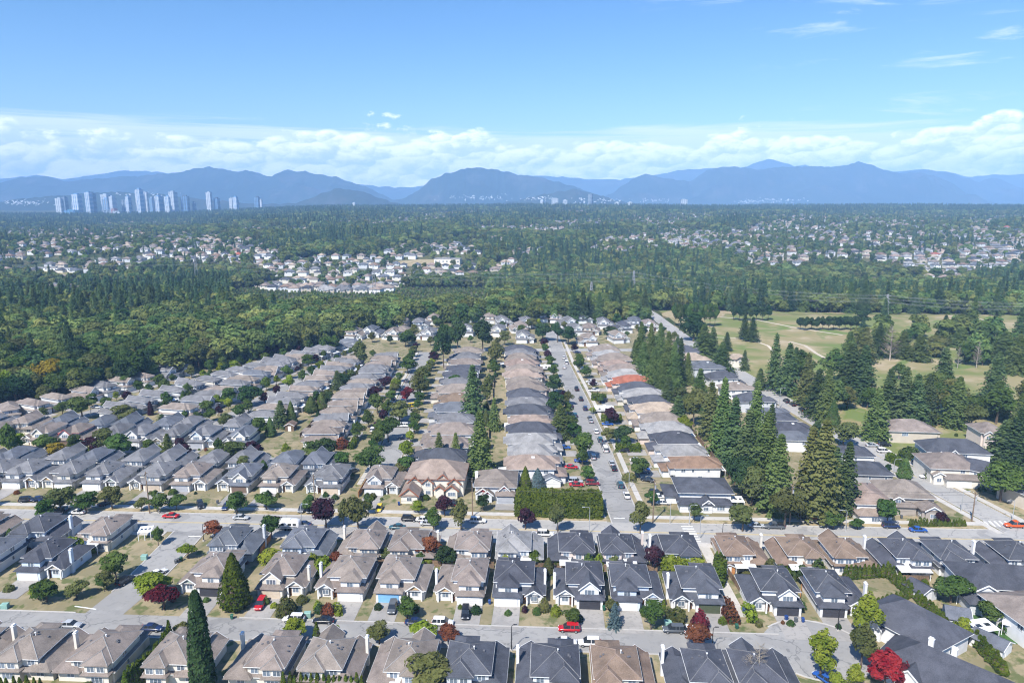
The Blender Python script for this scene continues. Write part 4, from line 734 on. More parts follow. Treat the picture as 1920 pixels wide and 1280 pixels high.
TP = [ # column, foot row, top row, width in pixels, shape, colour
 (382, 1296, 1108, 46, 'column', 'dark'), (442, 1139, 1037, 66, 'cone', 'thuja'), (285, 1128, 1073, 66, 'round', 'lime'), (308, 1142, 1101, 58, 'round', 'maroon'), (297, 1022, 986, 26, 'oval', 'green'), (353, 1046, 1016, 34, 'round', 'lime'), (402, 1008, 976, 34, 'round', 'copper'),
 (218, 1088, 1036, 50, 'round', 'green'), (200, 1104, 1068, 36, 'round', 'olive'), (196, 1108, 1078, 28, 'round', 'green'), (88, 1128, 1101, 46, 'round', 'green'), (72, 1124, 1100, 30, 'round', 'lime'), (144, 1122, 1096, 40, 'round', 'olive'), (140, 1042, 1004, 30, 'round', 'lime'), (20, 1012, 990, 22, 'cone', 'green'),
 (797, 1206, 1160, 50, 'round', 'lime'), (843, 1206, 1182, 42, 'round', 'copper'), (551, 1198, 1164, 46, 'round', 'lime'), (594, 1198, 1166, 17, 'thuja', 'thuja'), (630, 1198, 1174, 24, 'round', 'lime'), (712, 1206, 1182, 46, 'round', 'olive'), (800, 1298, 1232, 88, 'round', 'olive'), (347, 1192, 1170, 34, 'round', 'olive'),
 (764, 1160, 1119, 40, 'round', 'green'), (537, 1152, 1120, 34, 'bush', 'olive'), (566, 1128, 1116, 22, 'bush', 'olive'), (615, 1152, 1131, 23, 'bush', 'copper'), (596, 1140, 1127, 16, 'bush', 'lime'), (605, 1076, 1043, 40, 'bush', 'lime'), (632, 1066, 1034, 36, 'round', 'copper'), (572, 1062, 1043, 26, 'bush', 'dark'), (802, 1052, 1008, 48, 'round', 'copper'), (834, 1064, 1022, 44, 'round', 'dark'), (664, 1052, 1030, 34, 'bush', 'green'), (690, 1052, 1032, 26, 'bush', 'purple'), (725, 1054, 1028, 28, 'round', 'olive'), (508, 1050, 1030, 44, 'bush', 'lime'),
 (1226, 1072, 1024, 38, 'round', 'purple'), (1070, 1172, 1141, 36, 'round', 'green'), (1152, 1176, 1130, 32, 'spruce', 'blue'), (1146, 1150, 1120, 30, 'round', 'olive'), (1220, 1180, 1124, 44, 'round', 'green'), (1312, 1178, 1146, 32, 'bush', 'maroon'), (1020, 1144, 1122, 22, 'bush', 'olive'), (1006, 1150, 1138, 16, 'bush', 'green'), (984, 1146, 1135, 12, 'bush', 'purple'), (1244, 1150, 1122, 12, 'thuja', 'thuja'), (1042, 1152, 1134, 20, 'bush', 'lime'),
 (1306, 1216, 1182, 50, 'round', 'copper'), (1418, 1300, 1206, 62, 'bare', 'bare'), (1404, 1292, 1228, 50, 'bare', 'bare'), (1620, 1202, 1104, 54, 'oval', 'lime'), (1614, 1252, 1168, 60, 'oval', 'olive'), (1537, 1270, 1176, 62, 'oval', 'lime'), (1657, 1292, 1211, 66, 'oval', 'red'), (1598, 1294, 1238, 34, 'oval', 'lime'), (1570, 1300, 1258, 34, 'round', 'lime'), (1690, 1292, 1240, 26, 'bush', 'maroon'),
 (1782, 1130, 1078, 64, 'round', 'green'), (1802, 1204, 1158, 40, 'round', 'lime'), (1858, 1172, 1134, 52, 'round', 'green'), (1884, 1184, 1162, 22, 'bush', 'green'), (1506, 1098, 1058, 26, 'round', 'green'), (1498, 1140, 1124, 24, 'bush', 'green'), (1480, 1146, 1134, 30, 'bush', 'lime'),
 (985, 992, 950, 36, 'round', 'purple'), (1046, 1000, 936, 36, 'oval', 'olive'), (1200, 1000, 930, 36, 'oval', 'olive'), (1392, 996, 946, 52, 'round', 'olive'), (612, 992, 932, 52, 'round', 'purple'), (672, 996, 926, 52, 'round', 'olive'), (645, 988, 930, 26, 'oval', 'olive'), (813, 994, 944, 34, 'oval', 'green'), (865, 996, 932, 38, 'oval', 'olive'), (520, 990, 966, 24, 'round', 'purple'), (88, 980, 936, 36, 'round', 'green'), (115, 962, 912, 56, 'round', 'olive'), (162, 962, 924, 44, 'round', 'green'), (297, 962, 926, 38, 'round', 'green'), (332, 956, 924, 34, 'round', 'green'), (266, 958, 930, 26, 'round', 'olive'), (445, 962, 930, 44, 'round', 'green'), (500, 956, 932, 40, 'round', 'green'), (784, 962, 944, 26, 'round', 'lime'), (905, 958, 926, 24, 'round', 'dark'), (1562, 992, 958, 36, 'round', 'green'), (1607, 992, 968, 26, 'oval', 'green'), (1766, 982, 964, 26, 'round', 'purple'),
 (20, 860, 790, 34, 'round', 'green'), (30, 850, 818, 42, 'round', 'lime'), (88, 852, 812, 46, 'round', 'green'), (106, 856, 828, 30, 'round', 'yellow'), (175, 852, 820, 38, 'round', 'purple'), (200, 850, 802, 40, 'round', 'olive'), (225, 856, 822, 50, 'round', 'green'), (316, 852, 812, 28, 'fir', 'cedar'), (348, 858, 832, 26, 'round', 'purple'), (440, 866, 828, 48, 'round', 'mid'), (474, 862, 824, 32, 'round', 'purple'), (458, 890, 864, 40, 'round', 'olive'), (124, 808, 782, 18, 'cone', 'green'), (232, 798, 764, 46, 'round', 'olive'), (305, 800, 776, 32, 'spruce', 'fir'), (283, 778, 752, 11, 'column', 'purple'), (317, 784, 758, 10, 'column', 'purple'), (348, 790, 768, 16, 'oval', 'green'), (370, 792, 768, 22, 'oval', 'green'), (118, 778, 752, 26, 'round', 'mid'), (155, 784, 762, 48, 'round', 'mid'), (235, 730, 704, 30, 'round', 'green'), (390, 776, 754, 28, 'round', 'green'), (408, 764, 738, 26, 'round', 'lime'), (430, 758, 726, 30, 'round', 'green'), (470, 762, 722, 44, 'round', 'dark'),
 (495, 892, 862, 28, 'cone', 'cedar'), (537, 880, 858, 26, 'cone', 'cedar'), (528, 800, 750, 34, 'fir', 'fir'), (547, 796, 752, 24, 'cone', 'cedar'), (508, 818, 782, 24, 'cone', 'cedar'), (487, 820, 782, 34, 'round', 'green'), (584, 772, 742, 30, 'cone', 'cedar'), (604, 768, 734, 26, 'cone', 'cedar'), (633, 730, 694, 24, 'fir', 'fir'), (536, 856, 828, 18, 'oval', 'lime'), (590, 862, 838, 42, 'round', 'mid'), (614, 858, 820, 36, 'round', 'dark'), (640, 838, 822, 32, 'bush', 'copper'), (645, 878, 846, 34, 'round', 'green'), (697, 890, 834, 60, 'round', 'mid'), (762, 886, 856, 36, 'round', 'green'), (670, 824, 788, 32, 'oval', 'green'), (692, 802, 764, 26, 'oval', 'green'), (708, 776, 734, 32, 'round', 'mid'), (700, 750, 722, 30, 'round', 'purple'), (722, 730, 704, 28, 'round', 'purple'), (742, 734, 706, 24, 'oval', 'lime'), (728, 828, 776, 42, 'round', 'mid'), (706, 838, 808, 34, 'round', 'mid'), (750, 792, 770, 46, 'round', 'olive'), (763, 754, 722, 24, 'round', 'maroon'), (783, 752, 690, 40, 'oval', 'olive'), (792, 720, 680, 32, 'oval', 'olive'), (765, 700, 668, 34, 'round', 'green'),
 (887, 790, 682, 48, 'fir', 'fir'), (900, 894, 768, 56, 'cedar', 'cedar'), (915, 760, 700, 30, 'oval', 'olive'), (927, 806, 744, 26, 'cedar', 'cedar'), (858, 664, 582, 38, 'oval', 'dark'), (832, 690, 600, 34, 'oval', 'dark'), (905, 660, 592, 46, 'oval', 'dark'), (930, 690, 630, 36, 'oval', 'olive'), (824, 868, 810, 28, 'fir', 'olive'), (855, 866, 810, 26, 'cedar', 'cedar'), (806, 868, 836, 24, 'oval', 'green'), (852, 730, 712, 30, 'round', 'green'), (675, 690, 634, 34, 'oval', 'olive'), (760, 650, 626, 32, 'round', 'green'), (620, 664, 640, 40, 'round', 'green'), (835, 655, 600, 30, 'oval', 'green'),
 (985, 920, 874, 28, 'cone', 'thuja'), (1008, 918, 878, 34, 'cone', 'blue'), (1050, 820, 756, 46, 'cedar', 'cedar'), (1090, 864, 808, 42, 'round', 'green'), (1074, 822, 790, 34, 'round', 'green'), (1040, 782, 732, 34, 'round', 'dark'), (1038, 740, 702, 34, 'round', 'dark'), (1064, 760, 730, 22, 'oval', 'olive'), (1165, 832, 794, 40, 'round', 'dark'), (1140, 832, 800, 24, 'round', 'olive'), (1087, 700, 664, 22, 'round', 'green'), (1032, 684, 664, 20, 'round', 'green'), (1018, 640, 604, 32, 'round', 'dark'), (1045, 642, 600, 24, 'round', 'dark'), (1066, 646, 610, 30, 'round', 'dark'), (1144, 636, 612, 26, 'round', 'dark'), (1100, 645, 632, 14, 'oval', 'lime'), (1200, 955, 938, 20, 'bush', 'olive'), (1180, 900, 886, 26, 'bush', 'olive'), (1110, 776, 764, 14, 'round', 'lime'),
 (1535, 976, 784, 74, 'fir', 'olive'), (1512, 962, 796, 62, 'fir', 'olive'), (1560, 930, 836, 60, 'fir', 'fir'), (1582, 960, 826, 50, 'fir', 'fir'), (1455, 960, 812, 70, 'cedar', 'cedar'), (1430, 930, 770, 70, 'cedar', 'cedar'), (1470, 990, 908, 64, 'round', 'olive'), (1398, 900, 766, 60, 'fir', 'fir'), (1372, 880, 742, 56, 'fir', 'fir'), (1352, 850, 706, 52, 'cedar', 'cedar'), (1330, 822, 714, 46, 'fir', 'olive'), (1300, 800, 718, 46, 'round', 'olive'), (1284, 812, 776, 30, 'round', 'lime'), (1252, 772, 706, 38, 'fir', 'fir'), (1275, 776, 722, 36, 'round', 'olive'), (1412, 858, 712, 50, 'cedar', 'cedar'), (1440, 880, 756, 40, 'fir', 'fir'), (1390, 936, 840, 60, 'big', 'dark'), (1410, 946, 872, 62, 'big', 'olive'), (1500, 975, 915, 60, 'big', 'olive'), (1310, 770, 690, 44, 'cedar', 'cedar'), (1270, 800, 740, 40, 'fir', 'fir'),
 (1200, 700, 602, 36, 'cedar', 'cedar'), (1218, 712, 604, 38, 'cedar', 'cedar'), (1236, 690, 604, 36, 'cedar', 'cedar'), (1250, 726, 620, 40, 'cedar', 'cedar'), (1224, 740, 650, 40, 'cedar', 'cedar'), (1262, 730, 640, 38, 'cedar', 'cedar'), (1274, 720, 632, 30, 'fir', 'fir'), (1205, 720, 640, 40, 'cedar', 'cedar'), (1288, 720, 660, 30, 'cedar', 'cedar'), (1190, 690, 636, 24, 'fir', 'fir'), (1270, 662, 630, 22, 'fir', 'fir'), (1240, 745, 670, 38, 'cedar', 'cedar'),
 (1300, 640, 586, 54, 'big', 'dark'), (1318, 672, 608, 50, 'cedar', 'cedar'), (1335, 668, 612, 30, 'fir', 'fir'), (1362, 658, 622, 20, 'fir', 'fir'), (1352, 700, 640, 46, 'cedar', 'cedar'), (1395, 694, 656, 22, 'spruce', 'fir'), (1395, 636, 586, 22, 'fir', 'fir'), (1410, 640, 594, 26, 'fir', 'fir'),
 (1450, 730, 624, 36, 'fir', 'fir'), (1475, 740, 642, 44, 'fir', 'fir'), (1510, 760, 660, 40, 'fir', 'olive'), (1530, 780, 690, 48, 'fir', 'fir'), (1548, 790, 690, 46, 'cedar', 'cedar'), (1560, 800, 750, 30, 'cone', 'cedar'), (1590, 744, 640, 66, 'cedar', 'fir'), (1615, 750, 646, 60, 'cedar', 'fir'), (1640, 822, 726, 56, 'cedar', 'cedar'), (1662, 790, 690, 50, 'fir', 'fir'), (1690, 796, 686, 52, 'fir', 'fir'), (1712, 800, 700, 50, 'fir', 'fir'), (1735, 792, 700, 46, 'cedar', 'fir'), (1765, 742, 650, 48, 'fir', 'fir'), (1790, 800, 705, 54, 'cedar', 'cedar'), (1862, 752, 660, 54, 'cedar', 'fir'), (1868, 780, 712, 54, 'cedar', 'cedar'), (1905, 830, 735, 40, 'cedar', 'cedar'), (1905, 870, 762, 70, 'cedar', 'fir'), (1880, 864, 786, 70, 'cedar', 'fir'), (1820, 806, 752, 50, 'round', 'olive'), (1580, 838, 788, 52, 'round', 'olive'), (1530, 830, 788, 40, 'fir', 'fir'), (1695, 896, 858, 32, 'cone', 'cedar'), (1875, 940, 856, 84, 'big', 'green'), (1706, 858, 838, 36, 'bush', 'green'), (1664, 890, 868, 12, 'round', 'dark'), (1424, 730, 690, 26, 'fir', 'fir'), (1490, 700, 650, 30, 'fir', 'fir'),
 (1590, 680, 620, 40, 'cedar', 'cedar'), (1620, 680, 612, 40, 'fir', 'olive'), (1645, 670, 604, 34, 'fir', 'fir'), (1668, 676, 610, 40, 'bare', 'bare'), (1692, 670, 620, 44, 'cedar', 'cedar'), (1722, 676, 625, 44, 'cedar', 'cedar'), (1795, 690, 650, 20, 'bare', 'bare'), (1830, 690, 640, 22, 'bare', 'bare'), (1755, 665, 622, 46, 'big', 'olive'), (1800, 650, 612, 44, 'cedar', 'cedar'), (1840, 645, 610, 44, 'cedar', 'cedar'), (1880, 680, 620, 60, 'cedar', 'cedar'), (1905, 700, 625, 50, 'cedar', 'cedar'), (1770, 632, 590, 26, 'fir', 'fir'), (1616, 612, 582, 30, 'round', 'dark'), (92, 740, 664, 62, 'big', 'yellow'), (30, 745, 700, 64, 'big', 'olive')]
for t in TP: tp(*t)
# clipped rows of trees on the golf course, each tree a thing
for a, b, yy, top, n, lf in ((1265, 1340, 612, 566, 9, 'green'), (1375, 1440, 600, 572, 7, 'dark'), (1500, 1605, 618, 592, 11, 'dark'), (1095, 1200, 597, 570, 12, 'dark')):
    for i in range(n): tp(a + (b - a) * i / (n - 1), yy + (i % 2) * 1.5, top + rt.uniform(-2, 2), (b - a) / n * 1.7, 'round', lf)
# thuja hedges
def thuja_line(p0, p1, n, h, w, jit=.15):
    for i in range(n):
        q = p0.lerp(p1, i / max(1, n - 1)); tree(q.x + rt.uniform(-jit, jit), q.y + rt.uniform(-jit, jit), h * rt.uniform(.88, 1.12), w * rt.uniform(.9, 1.1), 'thuja', 'thuja')
thuja_line(at(534, 1300), at(680, 1300), 15, 4.2, 1.5); thuja_line(at(240, 1300), at(306, 1240), 11, 5.0, 2.0); thuja_line(at(306, 1240), at(318, 1206), 5, 5.0, 2.0); thuja_line(at(4, 1300), at(78, 1300), 7, 3.4, 1.4)
thuja_line(at(1586, 1085), at(1662, 1080), 10, 3.6, 1.8); thuja_line(at(1662, 1080), at(1706, 1118), 9, 3.6, 1.8); thuja_line(at(1704, 1120), at(1638, 1136), 9, 2.2, 1.5); thuja_line(at(1722, 1126), at(1772, 1176), 9, 2.8, 2.0); thuja_line(at(1828, 1208), at(1880, 1262), 9, 3.2, 2.4); thuja_line(at(1705, 986), at(1808, 986), 20, 2.2, 1.3); thuja_line(at(1460, 1080), at(1496, 1080), 6, 2.6, 1.3)
# big clipped hedges
def hedge(pts, w, h, lf, label):
    r = random.Random(int(pts[0][0] * 10)); cr = MB(); co = MB(); base = Vector((pts[0][0], pts[0][1], 0))
    for a, b in zip(pts, pts[1:]):
        a = Vector((a[0], a[1], 0)) - base; b = Vector((b[0], b[1], 0)) - base; t = (b - a); L_ = t.length; t.normalize(); nn = Vector((-t.y, t.x, 0)); ww = w / 2 - .2
        c = [a - nn * ww, b - nn * ww, b + nn * ww, a + nn * ww]; co.hexa([(q.x, q.y, -.2) for q in c], [(q.x, q.y, h - .75) for q in c])
        for i in range(int((L_ * (2 * h + w) + 2 * h * w) * 11)):
            s_ = r.uniform(-.1, L_ + .1); k = r.random() * (2 * h + w + w * h / max(L_, 1))
            bump = .22 * math.sin(s_ * .9) + .16 * math.sin(s_ * 2.3 + 2)
            if k < w: p = a + t * s_ + nn * r.uniform(-w / 2, w / 2) + Vector((0, 0, h + bump)); nr = Vector((0, 0, 1))
            elif k < w + 2 * h: sg = 1 if k < w + h else -1; p = a + t * s_ + nn * sg * (w / 2 + bump * .5) + Vector((0, 0, r.uniform(0, h + bump))); nr = nn * sg + Vector((0, 0, .25))
            else: sg = r.choice((-1, 1)); p = a + t * (L_ if sg > 0 else 0) + nn * r.uniform(-w / 2, w / 2) + Vector((0, 0, r.uniform(0, h))); nr = t * sg
            p += nr.normalized() * r.uniform(-.2, .35); leaf(cr, p, nr + rdir(r) * .7, .46 * r.uniform(.6, 1.4), r)
    root = link('hedge', None, None, base); link('foliage', cr.mesh('foliage', LEAF[lf]), root); link('stems', co.mesh('stems', LEAF['dark']), root)
    tag(root, label, 'hedge'); PLACED.append((base.x, base.y, w)); return root
def hp(lst): return [at(*q)[:2] for q in lst]
c0 = at(975, 968); c1 = at(1128, 972); cn = at(1098, 918); cw = at(968, 925)
hedge([(c0.x - 1, c0.y + 5.5), (c1.x + .5, c1.y + 5.)], 11., 4.2, 'hedge', 'tall dense corner hedge where the straight street meets the main road')
hedge(hp([(1242, 1078), (1318, 1080)]), 4.5, 3.8, 'lime', 'broad yellow-green hedge mass between the second and third rows'); hedge(hp([(1344, 1100), (1352, 1062)]), 2.6, 3.4, 'thuja', 'green hedge beside the footpath at the top'); hedge(hp([(1250, 1164), (1282, 1166)]), 2., 2.4, 'olive', 'mottled clipped hedge beside the round maroon shrub'); hedge(hp([(1356, 1136), (1376, 1170)]), 2.4, 2.0, 'copper', 'reddish-green clipped hedge beside the footpath'); hedge(hp([(1400, 1142), (1412, 1168)]), 1.8, 1.7, 'lime', 'low lime hedge by the cul-de-sac kerb'); hedge(hp([(635, 1155), (632, 1140)]), 1.0, 1.3, 'lime', 'low clipped hedge along the third driveway of the second row')
hedge(hp([(1155, 846), (1200, 846)]), 2., 2.6, 'thuja', 'straight clipped hedge between driveways east of the straight street'); hedge(hp([(1128, 790), (1164, 790)]), 2., 2.6, 'thuja', 'clipped hedge in front of the red-tiled house'); hedge(hp([(1110, 750), (1136, 750)]), 2., 2.8, 'thuja', 'short clipped hedge beyond the white caravan'); hedge(hp([(658, 842), (668, 826)]), 1.5, 1.6, 'thuja', 'low hedge beside the tree-lined street pavement'); hedge(hp([(1665, 862), (1690, 874)]), 2.4, 2.4, 'thuja', 'bright hedge along the side-road driveway'); hedge(hp([(1742, 900), (1780, 890)]), 2.6, 2.2, 'thuja', 'square garden hedge beside the white pickup'); hedge(hp([(60, 792), (80, 790)]), 1.2, .9, 'red', 'low bright red hedge by the fifth row street')
# street trees, yard trees and shrubs
def clear(x, y, rad=1.2):
    if abs(x + 89) < 6 and 140 < y < 190: return False
    if -4 < x < 30 and 190 < y < 207: return False
    for hx, hy, ref, inf in HOUSES:
        if abs(hx - x) < 9 and abs(hy - y) < 11 and max(abs(hx - x) - 5.6 - rad * .3, abs(hy - y) - 6.4 - rad * .3) < 0 and inf['d'] < 15: return False
        if inf['d'] >= 15 and abs(hx - x) < 10.5 and abs(hy - y) < 6.6: return False
    return all((x - a) ** 2 + (y - b) ** 2 > (rad + c) ** 2 * .55 for a, b, c in PLACED)
def along(pts, off, step, f, y1=1e9):
    P_ = [Vector((p[0], p[1], 0)) for p in offset(pts, off)]; s_ = step * .5
    for a, b in zip(P_, P_[1:]):
        L_ = (b - a).length
        while s_ < L_:
            q = a.lerp(b, s_ / L_); s_ += step * rt.uniform(.75, 1.3); f(q)
        s_ -= L_
def street_tree(q, kinds=('round', 'round', 'oval'), lfs=('green', 'mid', 'olive', 'green', 'lime', 'purple'), h=(4.5, 8.)):
    if clear(q.x, q.y, 1.6): hh = rt.uniform(*h); tree(q.x + rt.uniform(-.4, .4), q.y, hh, hh * rt.uniform(.62, .85), rt.choice(kinds), rt.choice(lfs))
along(WST, 6.4, 11, street_tree); along(WST, -6.4, 10, street_tree)
for ln in (S1, S2): along(ln, 5.4, 10, street_tree); along(ln, -5.4, 11, street_tree)
along(CEN, 7.5, 17, street_tree); along(CEN, -9.5, 24, street_tree)
along([(-250, 248.5), (-70, 241)], 0, 12, street_tree)
for a_, b_, off_ in ((-180, 22, 7.4), (42, 128, 7.4), (-74, 120, -8.4)): along(main_line(a_, b_, off_), 0, 19, street_tree)
for i in range(110):                                     # back gardens between the rows
    x, y = rt.choice(((rt.uniform(-88, -78), rt.uniform(270, 400)), (rt.uniform(-154, -146), rt.uniform(290, 400)), (rt.uniform(-13, -8), rt.uniform(225, 420)), (rt.uniform(72, 92), rt.uniform(240, 420))))
    if clear(x, y, 1.4): hh = rt.uniform(4, 8.); tree(x, y, hh, hh * .7, rt.choice(('round', 'oval', 'cone')), rt.choice(('green', 'dark', 'olive', 'cedar')))
for i in range(60):
    x, y = rt.uniform(-120, 112), rt.uniform(428, 512)
    if clear(x, y, 2.) and abs(x - 27) > 7 and abs(x - 113) > 7: hh = rt.uniform(5, 11.); tree(x, y, hh, hh * .75, rt.choice(('round', 'round', 'oval', 'big')), rt.choice(('green', 'dark', 'olive', 'mid')))
for i in range(46):
    x = rt.uniform(-62, 75); y = 162.2 - .05 * x + rt.uniform(-2.0, 2.4)
    if all((x - a) ** 2 + (y - b) ** 2 > 2.2 for a, b, c in PLACED) and not 47 < x < 54: hh = rt.uniform(1.6, 4.6); tree(x, y, hh, hh * .85, rt.choice(('round', 'bush', 'oval', 'cone')), rt.choice(('green', 'lime', 'olive', 'copper', 'mid', 'thuja')))
ns = 0
for hx, hy, ref, inf in list(HOUSES):
    if hy > 262 or ns > 230: continue
    for k_ in range(4):
        x, y = hx + rt.uniform(-6, 6), hy + rt.choice((-1, 1)) * rt.uniform(7.2, 10.5)
        if abs(y - my(x)) < 8.5 or abs(y - ny(x)) < 5 or not clear(x, y, .9) or abs(x + 89) < 7: continue
        hh = rt.uniform(.7, 1.9); tree(x, y, hh, hh * rt.uniform(1.0, 1.6), 'bush', rt.choice(('green', 'lime', 'olive', 'dark', 'green', 'copper', 'thuja'))); ns += 1

# ================================================================== VEHICLES
def loft(secs, n=10, pw=.55):
    mb = MB(); m = len(secs)
    for x, z0, z1, hw in secs:
        zc, hz = (z0 + z1) / 2, (z1 - z0) / 2
        for k in range(n):
            a = 2 * math.pi * (k + .5) / n; c, s_ = math.cos(a), math.sin(a)
            mb.v.append((x, math.copysign(abs(c) ** pw, c) * hw, zc + math.copysign(abs(s_) ** pw, s_) * hz))
    for i in range(m - 1):
        for k in range(n): mb.f.append((i * n + k, i * n + (k + 1) % n, (i + 1) * n + (k + 1) % n, (i + 1) * n + k)); mb.mi.append(0)
    mb.f += [tuple(reversed(range(n))), tuple((m - 1) * n + k for k in range(n))]; mb.mi += [0, 0]
    return mb
def cpaint(name, c): return mat('paint_' + name, c, rough=.28, var=.02, rnd=.06, spec=.6)
PAINTS = {'white': cpaint('white', (.78, .78, .78)), 'black': cpaint('black', (.012, .013, .016)), 'grey': cpaint('grey', (.10, .11, .12)), 'silver': cpaint('silver', (.42, .44, .46)), 'red': cpaint('red', (.45, .012, .018)), 'navy': cpaint('navy', (.015, .03, .09)), 'blue': cpaint('blue', (.02, .09, .35)), 'teal': cpaint('teal', (.03, .10, .13)), 'yellow': cpaint('yellow', (.70, .50, .02)), 'orange': cpaint('orange', (.62, .10, .02)), 'wine': cpaint('wine', (.22, .02, .03))}
TYRE = mat('tyre_rubber', (.018, .018, .018), rough=.9); RIM = mat('wheel_rim', (.45, .46, .47), rough=.35, metal=.7); CGLASS = mat('car_glass', (.025, .03, .035), rough=.06, spec=.8, var=.02); HEADL = mat('headlight_lens', (.72, .74, .76), rough=.15, spec=.7); TAILL = mat('tail_light_lens', (.35, .01, .01), rough=.2, spec=.6)
mb = MB(); mb.tube([(0, -.11, 0), (0, .11, 0)], .33, 14); mb.f.append(tuple(reversed(range(14)))); mb.mi.append(0); WHEEL = mb.mesh('wheel', TYRE)
mb = MB(); mb.tube([(0, -.125, 0), (0, .125, 0)], .21, 10); mb.f.append(tuple(reversed(range(10)))); mb.mi.append(0); RIMM = mb.mesh('rim', RIM)
mb = MB(); mb.box(-.06, .06, -.2, .2, -.09, .09); LAMPM = mb.mesh('headlight', HEADL); LAMPT = mb.mesh('tail_light', TAILL)
def car_plan(kind):
    L, W, belt, top = {'sedan': (4.7, .90, .92, 1.44), 'hatchback': (4.2, .88, .95, 1.5), 'suv': (4.7, .95, 1.05, 1.72), 'pickup': (5.7, .98, 1.12, 1.86), 'van': (5.3, .98, 1.1, 2.0)}[kind]; h = L / 2
    body = loft([(-h, .38, belt * .90, W * .80), (-h + .18, .28, belt * .98, W * .95), (-h + .9, .24, belt, W), (0, .24, belt, W), (h * .45, .24, belt * .98, W), (h - .55, .26, belt * .86, W * .97), (h - .12, .32, belt * .76, W * .88), (h, .40, belt * .62, W * .76)])
    x0, x1, xa, xb = {'sedan': (-h + .75, h * .48, -h + 1.45, h * .12), 'hatchback': (-h + .15, h * .52, -h + .55, h * .12), 'suv': (-h + .12, h * .52, -h + .45, h * .18), 'pickup': (-.75, h * .50, -.55, h * .22), 'van': (-h + .1, h * .80, -h + .3, h * .5)}[kind]
    gl = MB(); gl.hexa([(x0, -W * .93, belt - .06), (x1, -W * .93, belt - .06), (x1, W * .93, belt - .06), (x0, W * .93, belt - .06)], [(xa, -W * .74, top - .06), (xb, -W * .74, top - .06), (xb, W * .74, top - .06), (xa, W * .74, top - .06)])
    rf = loft([(xa - .06, top - .09, top - .02, W * .68), (xa + .2, top - .09, top, W * .75), (xb - .2, top - .09, top, W * .75), (xb + .08, top - .09, top - .03, W * .68)])
    for s_ in (-1, 1):
        for q in ((.5,) if kind in ('sedan', 'hatchback', 'pickup') else (.35, .68)):
            xc = xa + (xb - xa) * q; rf.hexa([(xc - .06, s_ * W * .93 - .02, belt - .05), (xc + .06, s_ * W * .93 - .02, belt - .05), (xc + .06, s_ * W * .93 + .02, belt - .05), (xc - .06, s_ * W * .93 + .02, belt - .05)], [(xc - .05, s_ * W * .745 - .02, top - .05), (xc + .05, s_ * W * .745 - .02, top - .05), (xc + .05, s_ * W * .745 + .02, top - .05), (xc - .05, s_ * W * .745 + .02, top - .05)])
    parts = [('body', body.mesh('body', DUMMY, True), 'paint', (0, 0, 0), []), ('windows', gl.mesh('windows', CGLASS), None, (0, 0, 0), []), ('car_roof', rf.mesh('car_roof', DUMMY), 'paint', (0, 0, 0), [])]
    if kind == 'pickup':
        bd = MB(); bd.box(-h + .2, -.95, -W * .80, W * .80, belt - .1, belt + .012); parts.append(('cargo_bed', bd.mesh('cargo_bed', BLACKM), None, (0, 0, 0), []))
    for sx in (-1, 1):
        for sy in (-1, 1): parts.append(('wheel', WHEEL, None, (sx * h * .60, sy * (W - .10), .33), [('rim', RIMM, None, (0, 0, 0), [])]))
    for sy in (-1, 1): parts.append(('headlight', LAMPM, None, (h - .10, sy * W * .62, belt * .68), [])); parts.append(('tail_light', LAMPT, None, (-h + .05, sy * W * .62, belt * .80), []))
    return parts
CARP = {k_: car_plan(k_) for k_ in ('sedan', 'hatchback', 'suv', 'pickup', 'van')}
def car(px, py, kind, col, head, where=None):
    p = at(px, py); root = link('car' if kind != 'pickup' else 'pickup_truck', None, None, (p.x, p.y, .075), R(head)); root.empty_display_size = .3
    for nm, me, sl_, loc, kids in CARP[kind]:
        o = link(nm, me, root, loc, 0, PAINTS[col] if sl_ else None)
        for kn, km, ks, kl, _ in kids: link(kn, km, o, kl)
    ref, d = near_ref(p.x, p.y); tag(root, f'{col} {kind} parked {where}' if where else f'{col} {kind} parked by {ref}', 'car' if kind not in ('pickup', 'van') else kind); PLACED.append((p.x, p.y, 2.2))
N, S_, E_, W_ = 91, -89, -3, 177
